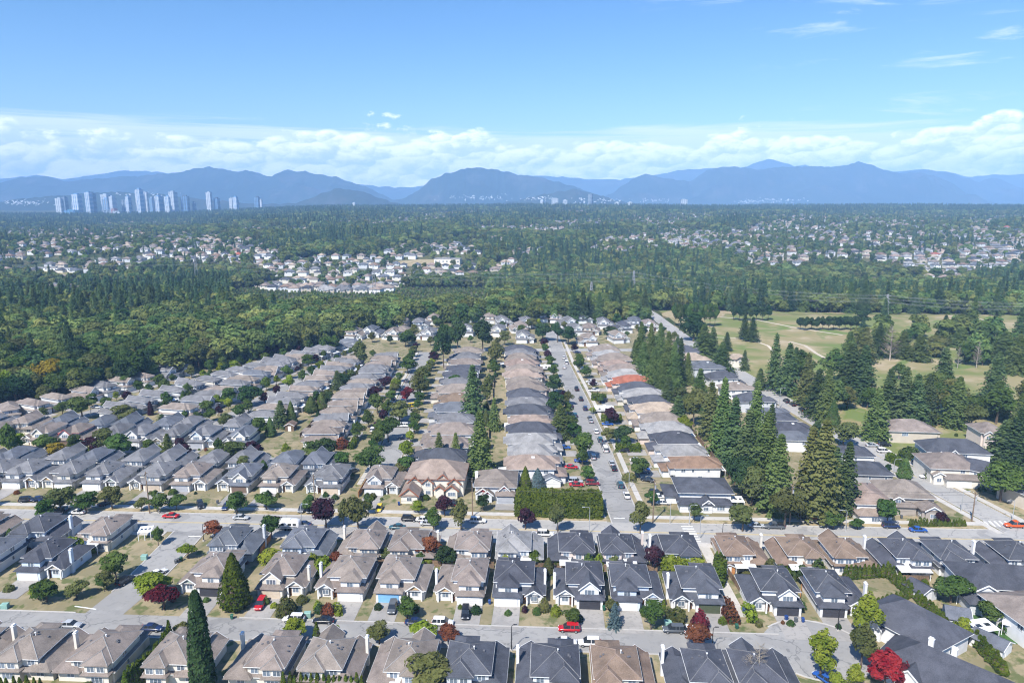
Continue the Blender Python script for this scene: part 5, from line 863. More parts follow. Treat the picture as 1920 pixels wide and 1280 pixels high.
for c in [(133, 1175, 'sedan', 'silver', E_), (285, 1181, 'sedan', 'navy', E_), (236, 1092, 'suv', 'black', 72), (296, 1078, 'sedan', 'white', 60), (489, 1136, 'suv', 'red', S_), (551, 1164, 'suv', 'white', W_), (607, 1167, 'sedan', 'black', W_), (736, 1143, 'suv', 'grey', S_), (780, 1170, 'sedan', 'navy', E_), (830, 1171, 'suv', 'white', E_), (873, 1153, 'suv', 'black', S_), (1067, 1182, 'suv', 'red', W_), (1060, 1207, 'sedan', 'white', E_), (1105, 1209, 'suv', 'white', W_), (1263, 1184, 'suv', 'grey', W_), (1303, 1187, 'suv', 'white', E_), (1546, 1276, 'sedan', 'blue', 120),
          (320, 970, 'sedan', 'red', W_, 'driving along the main road'), (452, 973, 'sedan', 'silver', E_), (145, 963, 'sedan', 'white', W_), (113, 960, 'suv', 'black', W_), (568, 986, 'sedan', 'navy', W_), (768, 976, 'suv', 'black', E_), (795, 977, 'sedan', 'white', E_), (803, 984, 'sedan', 'silver', E_), (896, 979, 'suv', 'white', E_), (1022, 1004, 'suv', 'white', E_), (1451, 990, 'pickup', 'grey', W_), (1670, 989, 'suv', 'navy', E_), (1721, 996, 'sedan', 'blue', E_), (1903, 988, 'pickup', 'orange', W_, 'at the crossing on the side road'), (1418, 988, 'sedan', 'silver', E_), (745, 991, 'sedan', 'teal', W_),
          (52, 940, 'suv', 'black', 20), (74, 938, 'sedan', 'navy', 25), (203, 945, 'pickup', 'black', 62), (376, 950, 'suv', 'black', -60), (425, 952, 'sedan', 'navy', S_), (567, 957, 'suv', 'grey', S_), (583, 958, 'sedan', 'black', S_), (711, 956, 'hatchback', 'yellow', S_), (826, 944, 'suv', 'black', N), (850, 945, 'sedan', 'black', N),
          (1163, 912, 'suv', 'teal', N), (1175, 931, 'sedan', 'white', N), (1151, 880, 'sedan', 'black', N), (1147, 871, 'sedan', 'silver', N), (1135, 845, 'van', 'white', N), (1131, 836, 'sedan', 'grey', N), (1125, 827, 'suv', 'teal', N), (1118, 811, 'sedan', 'white', N), (1108, 791, 'sedan', 'silver', N), (1106, 786, 'sedan', 'grey', N), (1097, 768, 'suv', 'navy', N), (1081, 731, 'pickup', 'black', N), (1089, 750, 'suv', 'black', N), (1078, 781, 'suv', 'teal', N), (1112, 859, 'suv', 'silver', N), (1071, 762, 'sedan', 'navy', N), (1058, 690, 'sedan', 'white', N), (1062, 682, 'van', 'white', N), (1057, 672, 'sedan', 'white', N),
          (1139, 797, 'sedan', 'blue', E_), (1168, 847, 'suv', 'black', W_), (1193, 865, 'sedan', 'white', E_), (1205, 887, 'suv', 'navy', E_), (1206, 882, 'sedan', 'blue', E_), (1214, 902, 'sedan', 'black', 150), (1200, 873, 'sedan', 'black', E_), (1113, 734, 'pickup', 'white', E_), (1112, 722, 'suv', 'white', W_), (1107, 717, 'sedan', 'white', W_), (1129, 753, 'suv', 'black', W_), (1230, 927, 'suv', 'black', E_), (1231, 934, 'sedan', 'white', W_), (1243, 945, 'sedan', 'white', E_), (1149, 660, 'sedan', 'black', E_), (1082, 662, 'sedan', 'navy', E_),
          (1058, 841, 'sedan', 'blue', E_), (1089, 866, 'sedan', 'blue', E_), (1071, 878, 'sedan', 'red', E_), (1111, 909, 'suv', 'wine', E_), (1079, 905, 'suv', 'silver', E_), (1081, 911, 'sedan', 'red', E_), (1023, 742, 'sedan', 'white', E_), (1026, 726, 'suv', 'white', E_),
          (1474, 754, 'suv', 'black', N), (1486, 760, 'sedan', 'black', N), (1503, 770, 'sedan', 'black', N), (1430, 727, 'sedan', 'white', N), (1635, 837, 'sedan', 'silver', E_), (1658, 836, 'suv', 'black', E_), (1626, 858, 'sedan', 'white', 150), (1657, 848, 'suv', 'white', E_), (1674, 863, 'suv', 'black', 150), (1722, 870, 'suv', 'teal', E_), (1738, 896, 'sedan', 'white', W_), (1775, 901, 'pickup', 'white', E_), (1803, 907, 'sedan', 'white', E_), (1628, 969, 'suv', 'white', -20), (1639, 958, 'sedan', 'silver', -60), (1660, 960, 'suv', 'black', -70), (1501, 807, 'sedan', 'red', -20), (1475, 812, 'suv', 'white', E_),
          (737, 749, 'sedan', 'teal', N), (732, 757, 'sedan', 'teal', N), (750, 729, 'suv', 'silver', N), (762, 716, 'suv', 'grey', N), (762, 739, 'suv', 'black', N), (759, 746, 'suv', 'red', N), (755, 754, 'suv', 'navy', N), (719, 782, 'suv', 'teal', N), (705, 799, 'suv', 'red', N), (699, 808, 'suv', 'white', N), (652, 813, 'sedan', 'white', E_), (757, 823, 'sedan', 'navy', W_), (750, 800, 'suv', 'white', E_), (763, 800, 'suv', 'white', E_), (662, 886, 'suv', 'grey', 60), (431, 784, 'sedan', 'grey', 30), (180, 765, 'sedan', 'white', E_), (120, 868, 'sedan', 'black', E_), (1560, 868, 'sedan', 'grey', N), (775, 763, 'van', 'yellow', 30)]: car(*c)
def caravan(px, py, L_, label, head=E_):
    p = at(px, py); root = link('caravan', None, None, (p.x, p.y, .075), R(head)); b = loft([(-L_ / 2, .6, 2.6, 1.12), (-L_ / 2 + .2, .55, 2.95, 1.2), (L_ / 2 - 1.2, .55, 3.0, 1.2), (L_ / 2 - .3, .6, 2.8, 1.18), (L_ / 2, .9, 2.0, 1.05)], 12, .35); link('body', b.mesh('body', PAINTS['white'], True), root)
    for s_ in (-1, 1):
        for q in (-.25, .08, .3): w = MB(); w.box(q * L_ - .45, q * L_ + .45, s_ * 1.2 - .02, s_ * 1.2 + .02, 1.6, 2.25); link('window', w.mesh('window', CGLASS), root)
        st = MB(); st.box(-L_ / 2 + .3, L_ / 2 - .6, s_ * 1.205 - .012, s_ * 1.205 + .012, 1.15, 1.35); link('stripe', st.mesh('stripe', PAINTS['grey']), root)
        for q in (-.12, .02): link('wheel', WHEEL, root, (q * L_, s_ * 1.05, .33))
    ac = MB(); ac.box(-.5, .5, -.4, .4, 2.98, 3.2); link('roof_unit', ac.mesh('roof_unit', ALUM), root); ht = MB(); ht.box(L_ / 2 - .1, L_ / 2 + .9, -.06, .06, .5, .62); link('hitch', ht.mesh('hitch', BLACKM), root)
    tag(root, label, 'caravan')
caravan(1133, 773, 8.5, 'long white travel trailer parked beside the red-tiled house'); caravan(1022, 694, 7., 'white caravan parked west of the straight street'); caravan(543, 992, 6.2, 'white camper parked on the main road behind blue-grey roof'); caravan(1097, 698, 5., 'short white trailer half hidden by a dark tree')

# ================================================================== STREET FURNITURE
def lamp(px, by, ty, side, dark=False):
    p = at(px, by); h = max(5., hgt(p.y, ty)); m_ = BLACKM if dark else METAL; root = link('street_lamp', None, None, p, 0 if side > 0 else math.pi)
    po = MB(); po.tube([(0, 0, -.2), (0, 0, h * .5), (0, 0, h - .6), (.15, 0, h - .15), (.6, 0, h), (1.5 if not dark else .5, 0, h + .02)], [.12, .09, .07, .06, .05, .04], 7); link('pole', po.mesh('pole', m_), root)
    hd = MB(); x = 1.4 if not dark else .4; hd.hexa([(x, -.14, h - .07), (x + .75, -.1, h - .05), (x + .75, .1, h - .05), (x, .14, h - .07)], [(x, -.1, h + .07), (x + .7, -.07, h + .05), (x + .7, .07, h + .05), (x, .1, h + .07)]); link('lamp_head', hd.mesh('lamp_head', m_), root)
    bs = MB(); bs.box(-.22, .22, -.22, .22, -.1, .35); link('base', bs.mesh('base', CONC), root)
    ref, d = near_ref(p.x, p.y); tag(root, f'{"black" if dark else "grey metal"} street lamp by {ref}', 'street lamp')
for a in [(298, 962, 922, 1), (566, 986, 944, 1), (1105, 1000, 950, -1), (1256, 982, 940, 1), (1292, 984, 946, 1), (1312, 1010, 966, 1), (1585, 996, 956, -1), (1675, 890, 860, 1), (1802, 958, 920, 1), (1898, 976, 938, -1), (1110, 782, 757, -1), (1149, 858, 828, -1), (1179, 916, 884, -1), (171, 780, 744, 1), (406, 778, 755, 1), (28, 848, 828, -1), (266, 870, 832, -1), (1461, 766, 727, 1)]: lamp(*a)
for a in [(959, 1219, 1170, 1), (1335, 1216, 1177, 1), (382, 1014, 981, 1), (1570, 1182, 1152, 1), (1354, 1012, 994, 1)]: lamp(*a, dark=True)
POLES = []
def upole(px, by, ty):
    p = at(px, by); h = max(9., hgt(p.y, ty)); root = link('utility_pole', None, None, p); po = MB(); po.tube([(0, 0, -.3), (0, 0, h)], [.2, .13], 8); link('pole', po.mesh('pole', TIMBER), root)
    ca = MB(); ca.box(-.07, .07, -1.2, 1.2, h - .7, h - .55); link('crossarm', ca.mesh('crossarm', TIMBER), root)
    for s_ in (-1, 0, 1): i_ = MB(); i_.tube([(0, s_ * 1.0, h - .55), (0, s_ * 1.0, h - .3)], .06, 6); link('insulator', i_.mesh('insulator', TRIM), root)
    tf = MB(); tf.tube([(.35, 0, h - 2.6), (.35, 0, h - 1.6)], .26, 10); link('transformer', tf.mesh('transformer', METAL), root)
    ref, d = near_ref(p.x, p.y); tag(root, f'brown timber utility pole beside {ref}', 'utility pole'); POLES.append((p.x, p.y, h))
for a in [(-140, 960, 884), (281, 962, 884), (592, 966, 890), (886, 968, 896), (1224, 980, 900), (1480, 984, 908), (1822, 978, 930)]: upole(*a)
WIRE = mat('wire', (.06, .06, .065), rough=.6); PWIRE = mat('bare_aluminium_wire', (.36, .37, .38), rough=.4)
def wire(name, a, b, sag, rad, label, group):
    mb = MB(); a = Vector(a); b = Vector(b); mb.tube([a.lerp(b, i / 10) - Vector((0, 0, sag * 4 * (i / 10) * (1 - i / 10))) for i in range(11)], rad, 4); o = link(name, mb.mesh(name, PWIRE if name == 'transmission_line' else WIRE)); tag(o, label, 'wire', group)
for i, (a, b) in enumerate(zip(POLES, POLES[1:])):
    for k_, (dy, dz) in enumerate(((-1., -.3), (1., -.3), (0, -3.))): wire('power_line', (a[0], a[1] + dy, a[2] + dz), (b[0], b[1] + dy, b[2] + dz), .9, .03, f'{("front upper", "rear upper", "lower")[k_]} wire in {ORD[i]} span of the main-road pole line', 'main-road wires')
# lattice pylons of the transmission line
STEEL = mat('pylon_steel', (.30, .31, .32), rough=.55, var=.08)
PYL = []
def pylon(px, by, h, label):
    p = at(px, by); root = link('lattice_pylon', None, None, p, .15); w = h * .11; t = MB(); r0 = .16
    f = lambda z: w * (1 - z / h) ** .8 * .5 + .35
    zs = [h * q for q in (0, .16, .31, .45, .57, .68, .78, .87, .95, 1.)]
    for sx in (-1, 1):
        for sy in (-1, 1): lg = MB(); lg.tube([(sx * f(z), sy * f(z), z) for z in zs], r0, 4); link('leg', lg.mesh('leg', STEEL), root)
    for z0, z1 in zip(zs, zs[1:]):
        for sx in (-1, 1): t.tube([(sx * f(z0), -f(z0), z0), (sx * f(z1), f(z1), z1)], .09, 3); t.tube([(sx * f(z0), f(z0), z0), (sx * f(z1), -f(z1), z1)], .09, 3); t.tube([(-f(z0), sx * f(z0), z0), (f(z1), sx * f(z1), z1)], .09, 3); t.tube([(f(z0), sx * f(z0), z0), (-f(z1), sx * f(z1), z1)], .09, 3)
    link('bracing', t.mesh('bracing', STEEL), root)
    for z in (h * .70, h * .83, h * .95): a = MB(); a.tube([(0, -h * .16, z), (0, 0, z + .5), (0, h * .16, z)], .14, 4); link('crossarm', a.mesh('crossarm', STEEL), root)
    tag(root, label, 'pylon'); PYL.append((p.x, p.y, p.z, h))
pylon(2150, 606, 20, 'lattice pylon beyond the eastern end of the golf course'); pylon(1660, 601, 20, 'grey lattice pylon standing on the golf course'); pylon(1187, 566, 30, 'lattice pylon rising from the trees behind the hedge'); pylon(1108, 582, 24, 'lattice pylon by the white-roofed building'); pylon(702, 556, 34, 'lattice pylon in front of the middle housing estate'); pylon(370, 536, 38, 'lattice pylon by the western field'); pylon(-200, 524, 38, 'lattice pylon beyond the western field')
for (a, b) in ((0, 1), (1, 2), (2, 4), (4, 5), (5, 6)):
    A, B = PYL[a], PYL[b]
    for q, zz in enumerate((.70, .83, .95)):
        for s_ in (-1, 1): wire('transmission_line', (A[0], A[1] + s_ * A[3] * .16, A[2] + A[3] * zz), (B[0], B[1] + s_ * B[3] * .16, B[2] + B[3] * zz), 5, .045, f'{("low", "middle", "high")[q]} {"near" if s_ < 0 else "far"} transmission wire, span {("east of the golf pylon", "over the golf course", "over the creek wood", "over the western wood", "west of the field")[(0, 1, 2, 4, 5).index(a)]}', 'transmission wires')
# wheelie bins, cabinets, signs, sheds, tents
BINC = {'blue': mat('bin_blue', (.02, .06, .22), rough=.5), 'green': mat('bin_green', (.03, .12, .08), rough=.5), 'grey': mat('bin_grey', (.10, .11, .12), rough=.5), 'teal': mat('cabinet_green', (.25, .42, .36), rough=.6)}
bb = MB(); bb.hexa([(-.22, -.25, .08), (.22, -.25, .08), (.22, .25, .08), (-.22, .25, .08)], [(-.29, -.34, .98), (.29, -.34, .98), (.29, .34, .98), (-.29, .34, .98)]); BINB = bb.mesh('bin_body', DUMMY)
bb = MB(); bb.hexa([(-.31, -.38, .98), (.31, -.38, .98), (.31, .36, .98), (-.31, .36, .98)], [(-.27, -.3, 1.08), (.27, -.3, 1.08), (.27, .3, 1.06), (-.27, .3, 1.06)]); BINL = bb.mesh('lid', DUMMY)
bb = MB(); bb.tube([(-.24, .3, .12), (.24, .3, .12)], .12, 8); BINW = bb.mesh('wheels', TYRE)
for px, py, c in [(1474, 1162, 'blue'), (1492, 1166, 'grey'), (1505, 1166, 'blue'), (1132, 1144, 'green'), (330, 1056, 'grey'), (335, 1054, 'grey'), (340, 1051, 'green'), (435, 1160, 'green'), (1394, 1148, 'blue'), (1381, 1178, 'green'), (1690, 972, 'grey'), (748, 947, 'blue'), (75, 944, 'blue'), (408, 944, 'grey'), (1232, 1152, 'grey'), (918, 1132, 'blue')]:
    p = at(px, py); root = link('wheelie_bin', None, None, (p.x, p.y, .08), rt.uniform(-.4, .4)); link('bin_body', BINB, root, material=BINC[c]); link('lid', BINL, root, material=BINC[c]); link('wheels', BINW, root); tag(root, f'{c} wheelie bin on the kerbside by {near_ref(p.x, p.y)[0]}', 'bin')
for px, py, c in [(271, 1048, 'teal'), (577, 1156, 'teal'), (10, 1140, 'teal'), (1252, 1172, 'teal')]:
    p = at(px, py); root = link('utility_cabinet', None, None, p, .1); q = MB(); q.box(-.7, .7, -.55, .55, -.1, 1.1); link('body', q.mesh('body', BINC[c]), root); q = MB(); q.hexa([(-.76, -.6, 1.1), (.76, -.6, 1.1), (.76, .6, 1.1), (-.76, .6, 1.1)], [(-.7, -.5, 1.22), (.7, -.5, 1.22), (.7, .5, 1.22), (-.7, .5, 1.22)]); link('lid', q.mesh('lid', BINC[c]), root); tag(root, f'pale green utility cabinet on the lawn by {near_ref(p.x, p.y)[0]}', 'utility box')
def shed(px, py, w, d, h, roof, wall, rz, label):
    p = at(px, py); root = link('shed', None, None, p, rz); q = MB(); q.box(-w / 2, w / 2, -d / 2, d / 2, -.2, h); q.tri_prism(-w / 2, w / 2, -d / 2, d / 2, h - .01, .5 * w / 2); link('wall', q.mesh('wall', wall), root)
    q = MB(); q.gable_y(-w / 2, w / 2, -d / 2, d / 2 + .35, h + .04, .5, .35, .12); r_ = link('roof', q.mesh('roof', roof), root); q = MB(); q.barge(-w / 2, w / 2, -d / 2, h + .04, .5, .35, .14); link('barge_board', q.mesh('barge_board', TRIM), r_); q = MB(); q.box(-.6, .6, -d / 2 - .05, -d / 2, 0, 2.); link('door', q.mesh('door', TRIM), root); tag(root, label, 'shed')
shed(1724, 1116, 4.5, 5, 2.2, ROOF['dark'], WALL['palegrey'], .35, 'small dark-roofed garden shed inside the thuja hedge'); shed(1792, 1165, 5.5, 4.4, 2.2, ROOF['bluegrey'], WALL['palegrey'], 1.2, 'blue-grey roofed garden shed beside the green lawn'); shed(1856, 1215, 4.5, 6, 2.2, ROOF['bluegrey'], WALL['white'], .6, 'dark garden shed by the dry lawn on the far edge'); shed(1030, 905, 6, 8, 2.3, ROOF['bluegrey'], WALL['white'], .1, 'grey-roofed outbuilding behind the corner hedge'); shed(546, 805, 3.5, 4, 2.4, ROOF['brown'], FENCE, 0, 'brown timber garden shed below the conifers'); shed(880, 690, 5, 5, 2.6, ROOF['tan'], WALL['beige'], .2, 'beige garage beside the tall dark fir'); shed(845, 738, 6, 6, 3., ROOF['tan'], WALL['cream'], .1, 'tan-roofed outbuilding behind the tree-lined street'); shed(1363, 1070, 3, 3, 2., ROOF['dark'], CEDAR, 0, 'orange cedar shed beside the footpath fence')
def canopy(px, py, w, d, h, rz, label, m_=None):
    p = at(px, py); root = link('patio_awning', None, None, p, rz); q = MB(); q.hexa([(-w / 2, -d / 2, h - .25), (w / 2, -d / 2, h - .25), (w / 2, d / 2, h), (-w / 2, d / 2, h)], [(-w / 2, -d / 2, h - .13), (w / 2, -d / 2, h - .13), (w / 2, d / 2, h + .12), (-w / 2, d / 2, h + .12)]); link('canopy', q.mesh('canopy', m_ or ALUM), root)
    for sx in (-1, 0, 1): q = MB(); q.box(sx * (w / 2 - .15) - .06, sx * (w / 2 - .15) + .06, -d / 2 + .1, -d / 2 + .22, -.2, h - .2); link('post', q.mesh('post', ALUM), root)
    for i in range(3): q = MB(); x = w * (-.3 + .3 * i); q.box(x - w * .09, x + w * .09, -d * .12, d * .12, h - .02, h + .03); link('skylight', q.mesh('skylight', CGLASS), root)
    tag(root, label, 'awning')
canopy(1868, 1152, 15, 3.4, 2.8, -.82, 'long white awning with dark skylights beside the weathered-roof house'); canopy(1832, 1192, 7, 4, 2.5, .2, 'white flat patio roof beyond the yellow-green garden tree'); canopy(1908, 1190, 6, 4, 2.8, -.6, 'white patio roof at the edge above dry lawn'); canopy(1066, 1062, 9, 3.4, 2.7, -.05, 'broad white awning behind the pinkish dark-roofed house'); canopy(275, 1008, 3.4, 3.4, 2.6, .2, 'white garden gazebo by the side street corner'); canopy(1378, 950, 4.5, 4, 2.6, -.05, 'white carport roof beside the white corner house')
ga = at(1820, 1175); mb = MB(); mb.v = [(ga.x - 7, ga.y - 6, .05), (ga.x + 6, ga.y - 6, .05), (ga.x + 6, ga.y + 6, .05), (ga.x - 7, ga.y + 6, .05)]; mb.f = [(0, 1, 2, 3)]; mb.mi = [0]; struct('garden_lawn', mb, mat('lawn_green', (.05, .11, .025), var=.15))
def fence(a, b, h, m_, label):
    a = Vector((a[0], a[1], 0)); b = Vector((b[0], b[1], 0)); L_ = (b - a).length; n = max(1, round(L_ / 2.4)); root = link('fence', None, None, a, math.atan2(b.y - a.y, b.x - a.x)); s_ = L_ / n
    pm = MB(); pm.box(.06, s_ - .06, -.02, .02, .06, h - .08); pm.box(.06, s_ - .06, -.05, .05, h - .08, h); pme = pm.mesh('panel', m_); q = MB(); q.box(-.06, .06, -.06, .06, -.3, h + .08); qme = q.mesh('post', m_)
    for i in range(n + 1):
        link('post', qme, root, (i * s_, 0, 0))
        if i < n: link('panel', pme, root, (i * s_, 0, 0))
    tag(root, label, 'fence')
for i, (px0, px1) in enumerate(((500, 640), (645, 780), (785, 925), (930, 1040), (1045, 1140), (1150, 1235))):
    a = at(px0, 1072); b = at(px1, 1076 + i * .6); fence((a.x, 163.0 - a.x * .05), (b.x, 163.0 - b.x * .05), 1.7, FENCE, f'brown timber garden fence, {ORD[i]} from the left between second and third rows')
fence((53.4, 143.5), (52.8, 160), 1.7, FENCE, 'grey-brown timber fence along the footpath, lower stretch'); fence((52.7, 161), (52.9, 176), 1.7, FENCE, 'timber fence along the footpath, upper stretch'); fence(at(1507, 1072)[:2], at(1500, 1125)[:2], 1.6, CEDAR, 'orange cedar fence between two cul-de-sac houses'); fence(at(1512, 976)[:2], at(1546, 976)[:2], 1.7, CEDAR, 'orange cedar fence below the tall firs'); fence(at(672, 932)[:2], at(688, 905)[:2], 1.8, CEDAR, 'red-brown fence at the end of the tree-lined street'); fence(at(488, 1040)[:2], at(508, 1012)[:2], 1.8, CEDAR, 'orange timber deck fence beside the blue-grey house'); fence(at(1680, 1090)[:2], at(1740, 1092)[:2], 1.8, FENCE, 'timber fence behind the tall white house'); fence(at(1668, 938)[:2], at(1690, 965)[:2], 1.9, TRIMD, 'black fence down the corner lawn house driveway')
for i in range(9): fence((-81.5 + .2 * i, 262 + i * 14), (-80.8 + .2 * i, 275 + i * 14), 1.7, FENCE, f'weathered back fence behind the fifth long row, {ORD[i]} from the near end')
for i in range(10): fence((71.5 - .3 * i, 215 + i * 18), (71.3 - .3 * i, 231 + i * 18), 1.7, FENCE, f'back garden fence below the eastern conifers, {ORD[i]} from the near end')
for i in range(9): fence((-8.8, 222 + i * 19), (-9.2, 239 + i * 19), 1.7, FENCE, f'garden fence among the central firs, {ORD[i]} from the near end')

# ================================================================== FAR COUNTRY
CLEAR = [(660, 512, 165, 34), (810, 484, 110, 28), (860, 520, 80, 14), (500, 500, 34, 18), (590, 534, 110, 10), (300, 470, 240, 30), (110, 486, 150, 24), (250, 452, 200, 16), (30, 470, 60, 14), (1640, 470, 300, 34), (1780, 458, 200, 36), (1250, 452, 130, 22), (1330, 462, 100, 20), (1480, 436, 120, 14), (780, 414, 90, 8), (700, 420, 120, 8), (1180, 420, 160, 9), (1560, 500, 180, 12), (1800, 505, 160, 16), (180, 545, 130, 10), (90, 558, 90, 10), (1080, 400, 60, 6), (1650, 420, 240, 10), (1900, 480, 120, 30), (1000, 432, 140, 10), (1420, 452, 90, 12), (900, 455, 90, 9), (520, 435, 120, 8), (1320, 408, 140, 7), (1780, 412, 200, 8), (850, 402, 120, 5), (180, 520, 120, 7), (1700, 530, 120, 9), (120, 440, 160, 14), (420, 480, 90, 10), (60, 500, 90, 8), (1150, 470, 60, 14), (1500, 470, 90, 16), (1560, 410, 160, 8), (300, 425, 150, 8), (1000, 475, 50, 8), (400, 505, 70, 10), (960, 500, 40, 14)]
FIELD = [(60, 512, 90, 9), (300, 520, 40, 8), (800, 494, 60, 7), (230, 505, 60, 6), (1300, 590, 60, 9)]
BELT = [(1690, 655, 100, 24), (1860, 670, 70, 40), (1680, 745, 100, 34), (1820, 775, 100, 34), (1560, 745, 50, 34), (1900, 800, 50, 60), (1480, 700, 44, 26), (1760, 630, 110, 8)]
def ell(px, py, L_): return any(((px - a) / c) ** 2 + ((py - b) / d) ** 2 < 1 for a, b, c, d in L_)
def built(x, y):
    if y < 300: return True
    if y < 520 and x > -222 + (y - 285) * .66 and x < 121: return True
    if x > 100 and y < 590 - .12 * (x - 100): return True
    return False
nz = lambda x, y, s_: math.sin(x * s_ + 1.3 * math.sin(y * s_ * .7)) + math.sin(y * s_ * 1.1 + 1.7 * math.sin(x * s_ * .6))
rf_ = random.Random(9)
# distant housing: the nearest as houses of their own, the rest one mass
def far_plan(seed):
    r = random.Random(seed); w, d = r.uniform(10, 13), r.uniform(9, 12); wl = MB(); wl.box(-w / 2, w / 2, -d / 2, d / 2, -1., 5.); rf = MB(); rf.hip(-w / 2, w / 2, -d / 2, d / 2, 5.05, r.uniform(.45, .6), .6)
    if seed % 2: rf.hip(-w / 2, 0, -d / 2 - 2.5, 0, 4.2, .5, .5); wl.box(-w / 2 + .1, -.1, -d / 2 - 2.5, 0, -1., 4.15)
    ps = [('wall', wl.mesh('wall', DUMMY), 'wall', (0, 0, 0), 0, []), ('roof', rf.mesh('roof', DUMMY), 'roof', (0, 0, 0), 0, [])]
    for x in (-w * .27, w * .25): ps.append(('window', WIN['l'][0], None, (x, -d / 2 - .03 - (2.5 if seed % 2 and x < 0 else 0), 2.9), 0, [('pane', WIN['l'][1], None, (0, 0, 0), 0, [])]))
    return ps, dict(gx=0, y0=-d / 2, y1=d / 2, w=w, d=d)
FARP = [far_plan(i) for i in range(6)]
spots = []
y = 640.
while y < 3300:
    st = 17 + (y - 640) * .006; xw = 250 + .78 * y; x = -xw
    while x < xw:
        xx, yy = x + rf_.uniform(-2.5, 2.5), y + rf_.uniform(-2, 2); px, py = proj(xx, yy, gz(xx, yy) + 3)
        if -60 < px < 1980 and not built(xx, yy) and ell(px, py, CLEAR) and nz(xx, yy, .021) > -.75 and rf_.random() < (.90 if y < 1150 else .80 if y < 1800 else .68): spots.append((xx, yy, px))
        x += st
    y += st * (1.25 if int(y) % 2 else 1.5)
FARH = spots; mass = MB(); MR = ['taupe', 'grey', 'taupe', 'light', 'bluegrey', 'dark', 'pink', 'brown', 'tan', 'red']; WLS = ['white', 'white', 'cream', 'palegrey', 'beige']
spots.sort(key=lambda s_: s_[1]); left = max(0, 305 - len(HOUSES)); nf = 0
for i, (x, y, px) in enumerate(spots):
    rz = rf_.choice((0, 0, PI / 2)) + rf_.uniform(-.15, .15); roof = rf_.choice(MR[:9] if rf_.random() < .95 else MR); wall = rf_.choice(WLS)
    if i < left:
        place_house(FARP[i % 6], x, y, rz, roof, wall, label=f'small {WN[wall]} house with {RN[roof]} roof in the {"western" if px < 400 else "middle" if px < 1000 else "eastern"} estate beyond the wood', ref='', group='distant houses', s=1.05); HOUSES.pop(); continue
    w, d, h = rf_.uniform(9, 14), rf_.uniform(8, 12), rf_.choice((3.2, 5.2, 5.6)); c, s_ = math.cos(rz), math.sin(rz); q = MB(); q.box(-w / 2, w / 2, -d / 2, d / 2, -2., h, 10 + WLS.index(wall)); q.hip(-w / 2, w / 2, -d / 2, d / 2, h + .05, rf_.uniform(.4, .6), .6, .2, MR.index(roof)); z = gz(x, y); o = len(mass.v)
    for wx in (-w * .27, w * .27): q.box(wx - .9, wx + .9, -d / 2 - .06, -d / 2, h - 2.0, h - .8, 15)
    mass.v += [(x + a * c - b * s_, y + a * s_ + b * c, z + e) for a, b, e in q.v]; mass.f += [tuple(i_ + o for i_ in f_) for f_ in q.f]; mass.mi += q.mi
o = link('distant_houses', mass.mesh('distant_houses', [ROOF[k_] for k_ in MR] + [WALL[k_] for k_ in WLS] + [GLASS])); o['kind'] = 'stuff'; o['label'] = 'mass of far-off houses scattered across the wooded slopes'
# larger pale buildings standing out among the trees
def block(px, py, w, d, h, m_, label, name='large_building'):
    p = at(px, py); root = link(name, None, None, p, rf_.uniform(-.2, .2)); q = MB(); q.box(-w / 2, w / 2, -d / 2, d / 2, -2, h); link('wall', q.mesh('wall', m_), root); q = MB(); q.box(-w / 2 - .4, w / 2 + .4, -d / 2 - .4, d / 2 + .4, h, h + .6); q.box(-w * .2, w * .1, -d * .2, d * .2, h + .6, h + 2.); link('roof', q.mesh('roof', ROOF['light']), root)
    n = max(2, int(w / 5))
    for i in range(n): q = MB(); x = -w / 2 + w * (i + .5) / n; q.box(x - 1.2, x + 1.2, -d / 2 - .08, -d / 2, h * .4, h * .4 + 1.6); link('window', q.mesh('window', GLASS), root)
    tag(root, label, 'building')
block(840, 494, 38, 16, 7, WALL['cream'], 'long cream school building beside the dry playing field'); block(652, 452, 24, 14, 9, WALL['paleblue'], 'pale blue-roofed hall among poplars'); block(1078, 560, 16, 12, 5.5, WALL['white'], 'white-walled building beside the hedge trees', 'large_building'); block(1235, 468, 60, 20, 6, WALL['beige'], 'long low beige school among eastern houses'); block(100, 508, 60, 9, 4, ALUM, 'long white greenhouse beside the western field')

# the wood: trees of their own while they can be told apart, then one mass
pts = []
y = 240.
while y < 3950:
    st = (6.6 if y < 900 else 7.2 + (y - 900) * .0034); xw = 120 + .80 * y; x = -xw
    while x < xw:
        xx, yy = x + rf_.uniform(-.45, .45) * st, y + rf_.uniform(-.45, .45) * st; x += st
        px, py = proj(xx, yy, gz(xx, yy))
        if built(xx, yy) and not (xx > 128 and ell(px, py, BELT) and rf_.random() < .15 and clear(xx, yy, 3.)): continue
        if not (-80 < px < 2000): continue
        if ell(px, py, FIELD): continue
        if ell(px, py, CLEAR):
            if rf_.random() > (.24 if y < 1150 else .42): continue
        pts.append((xx, yy, px, py))
    y += st * .95
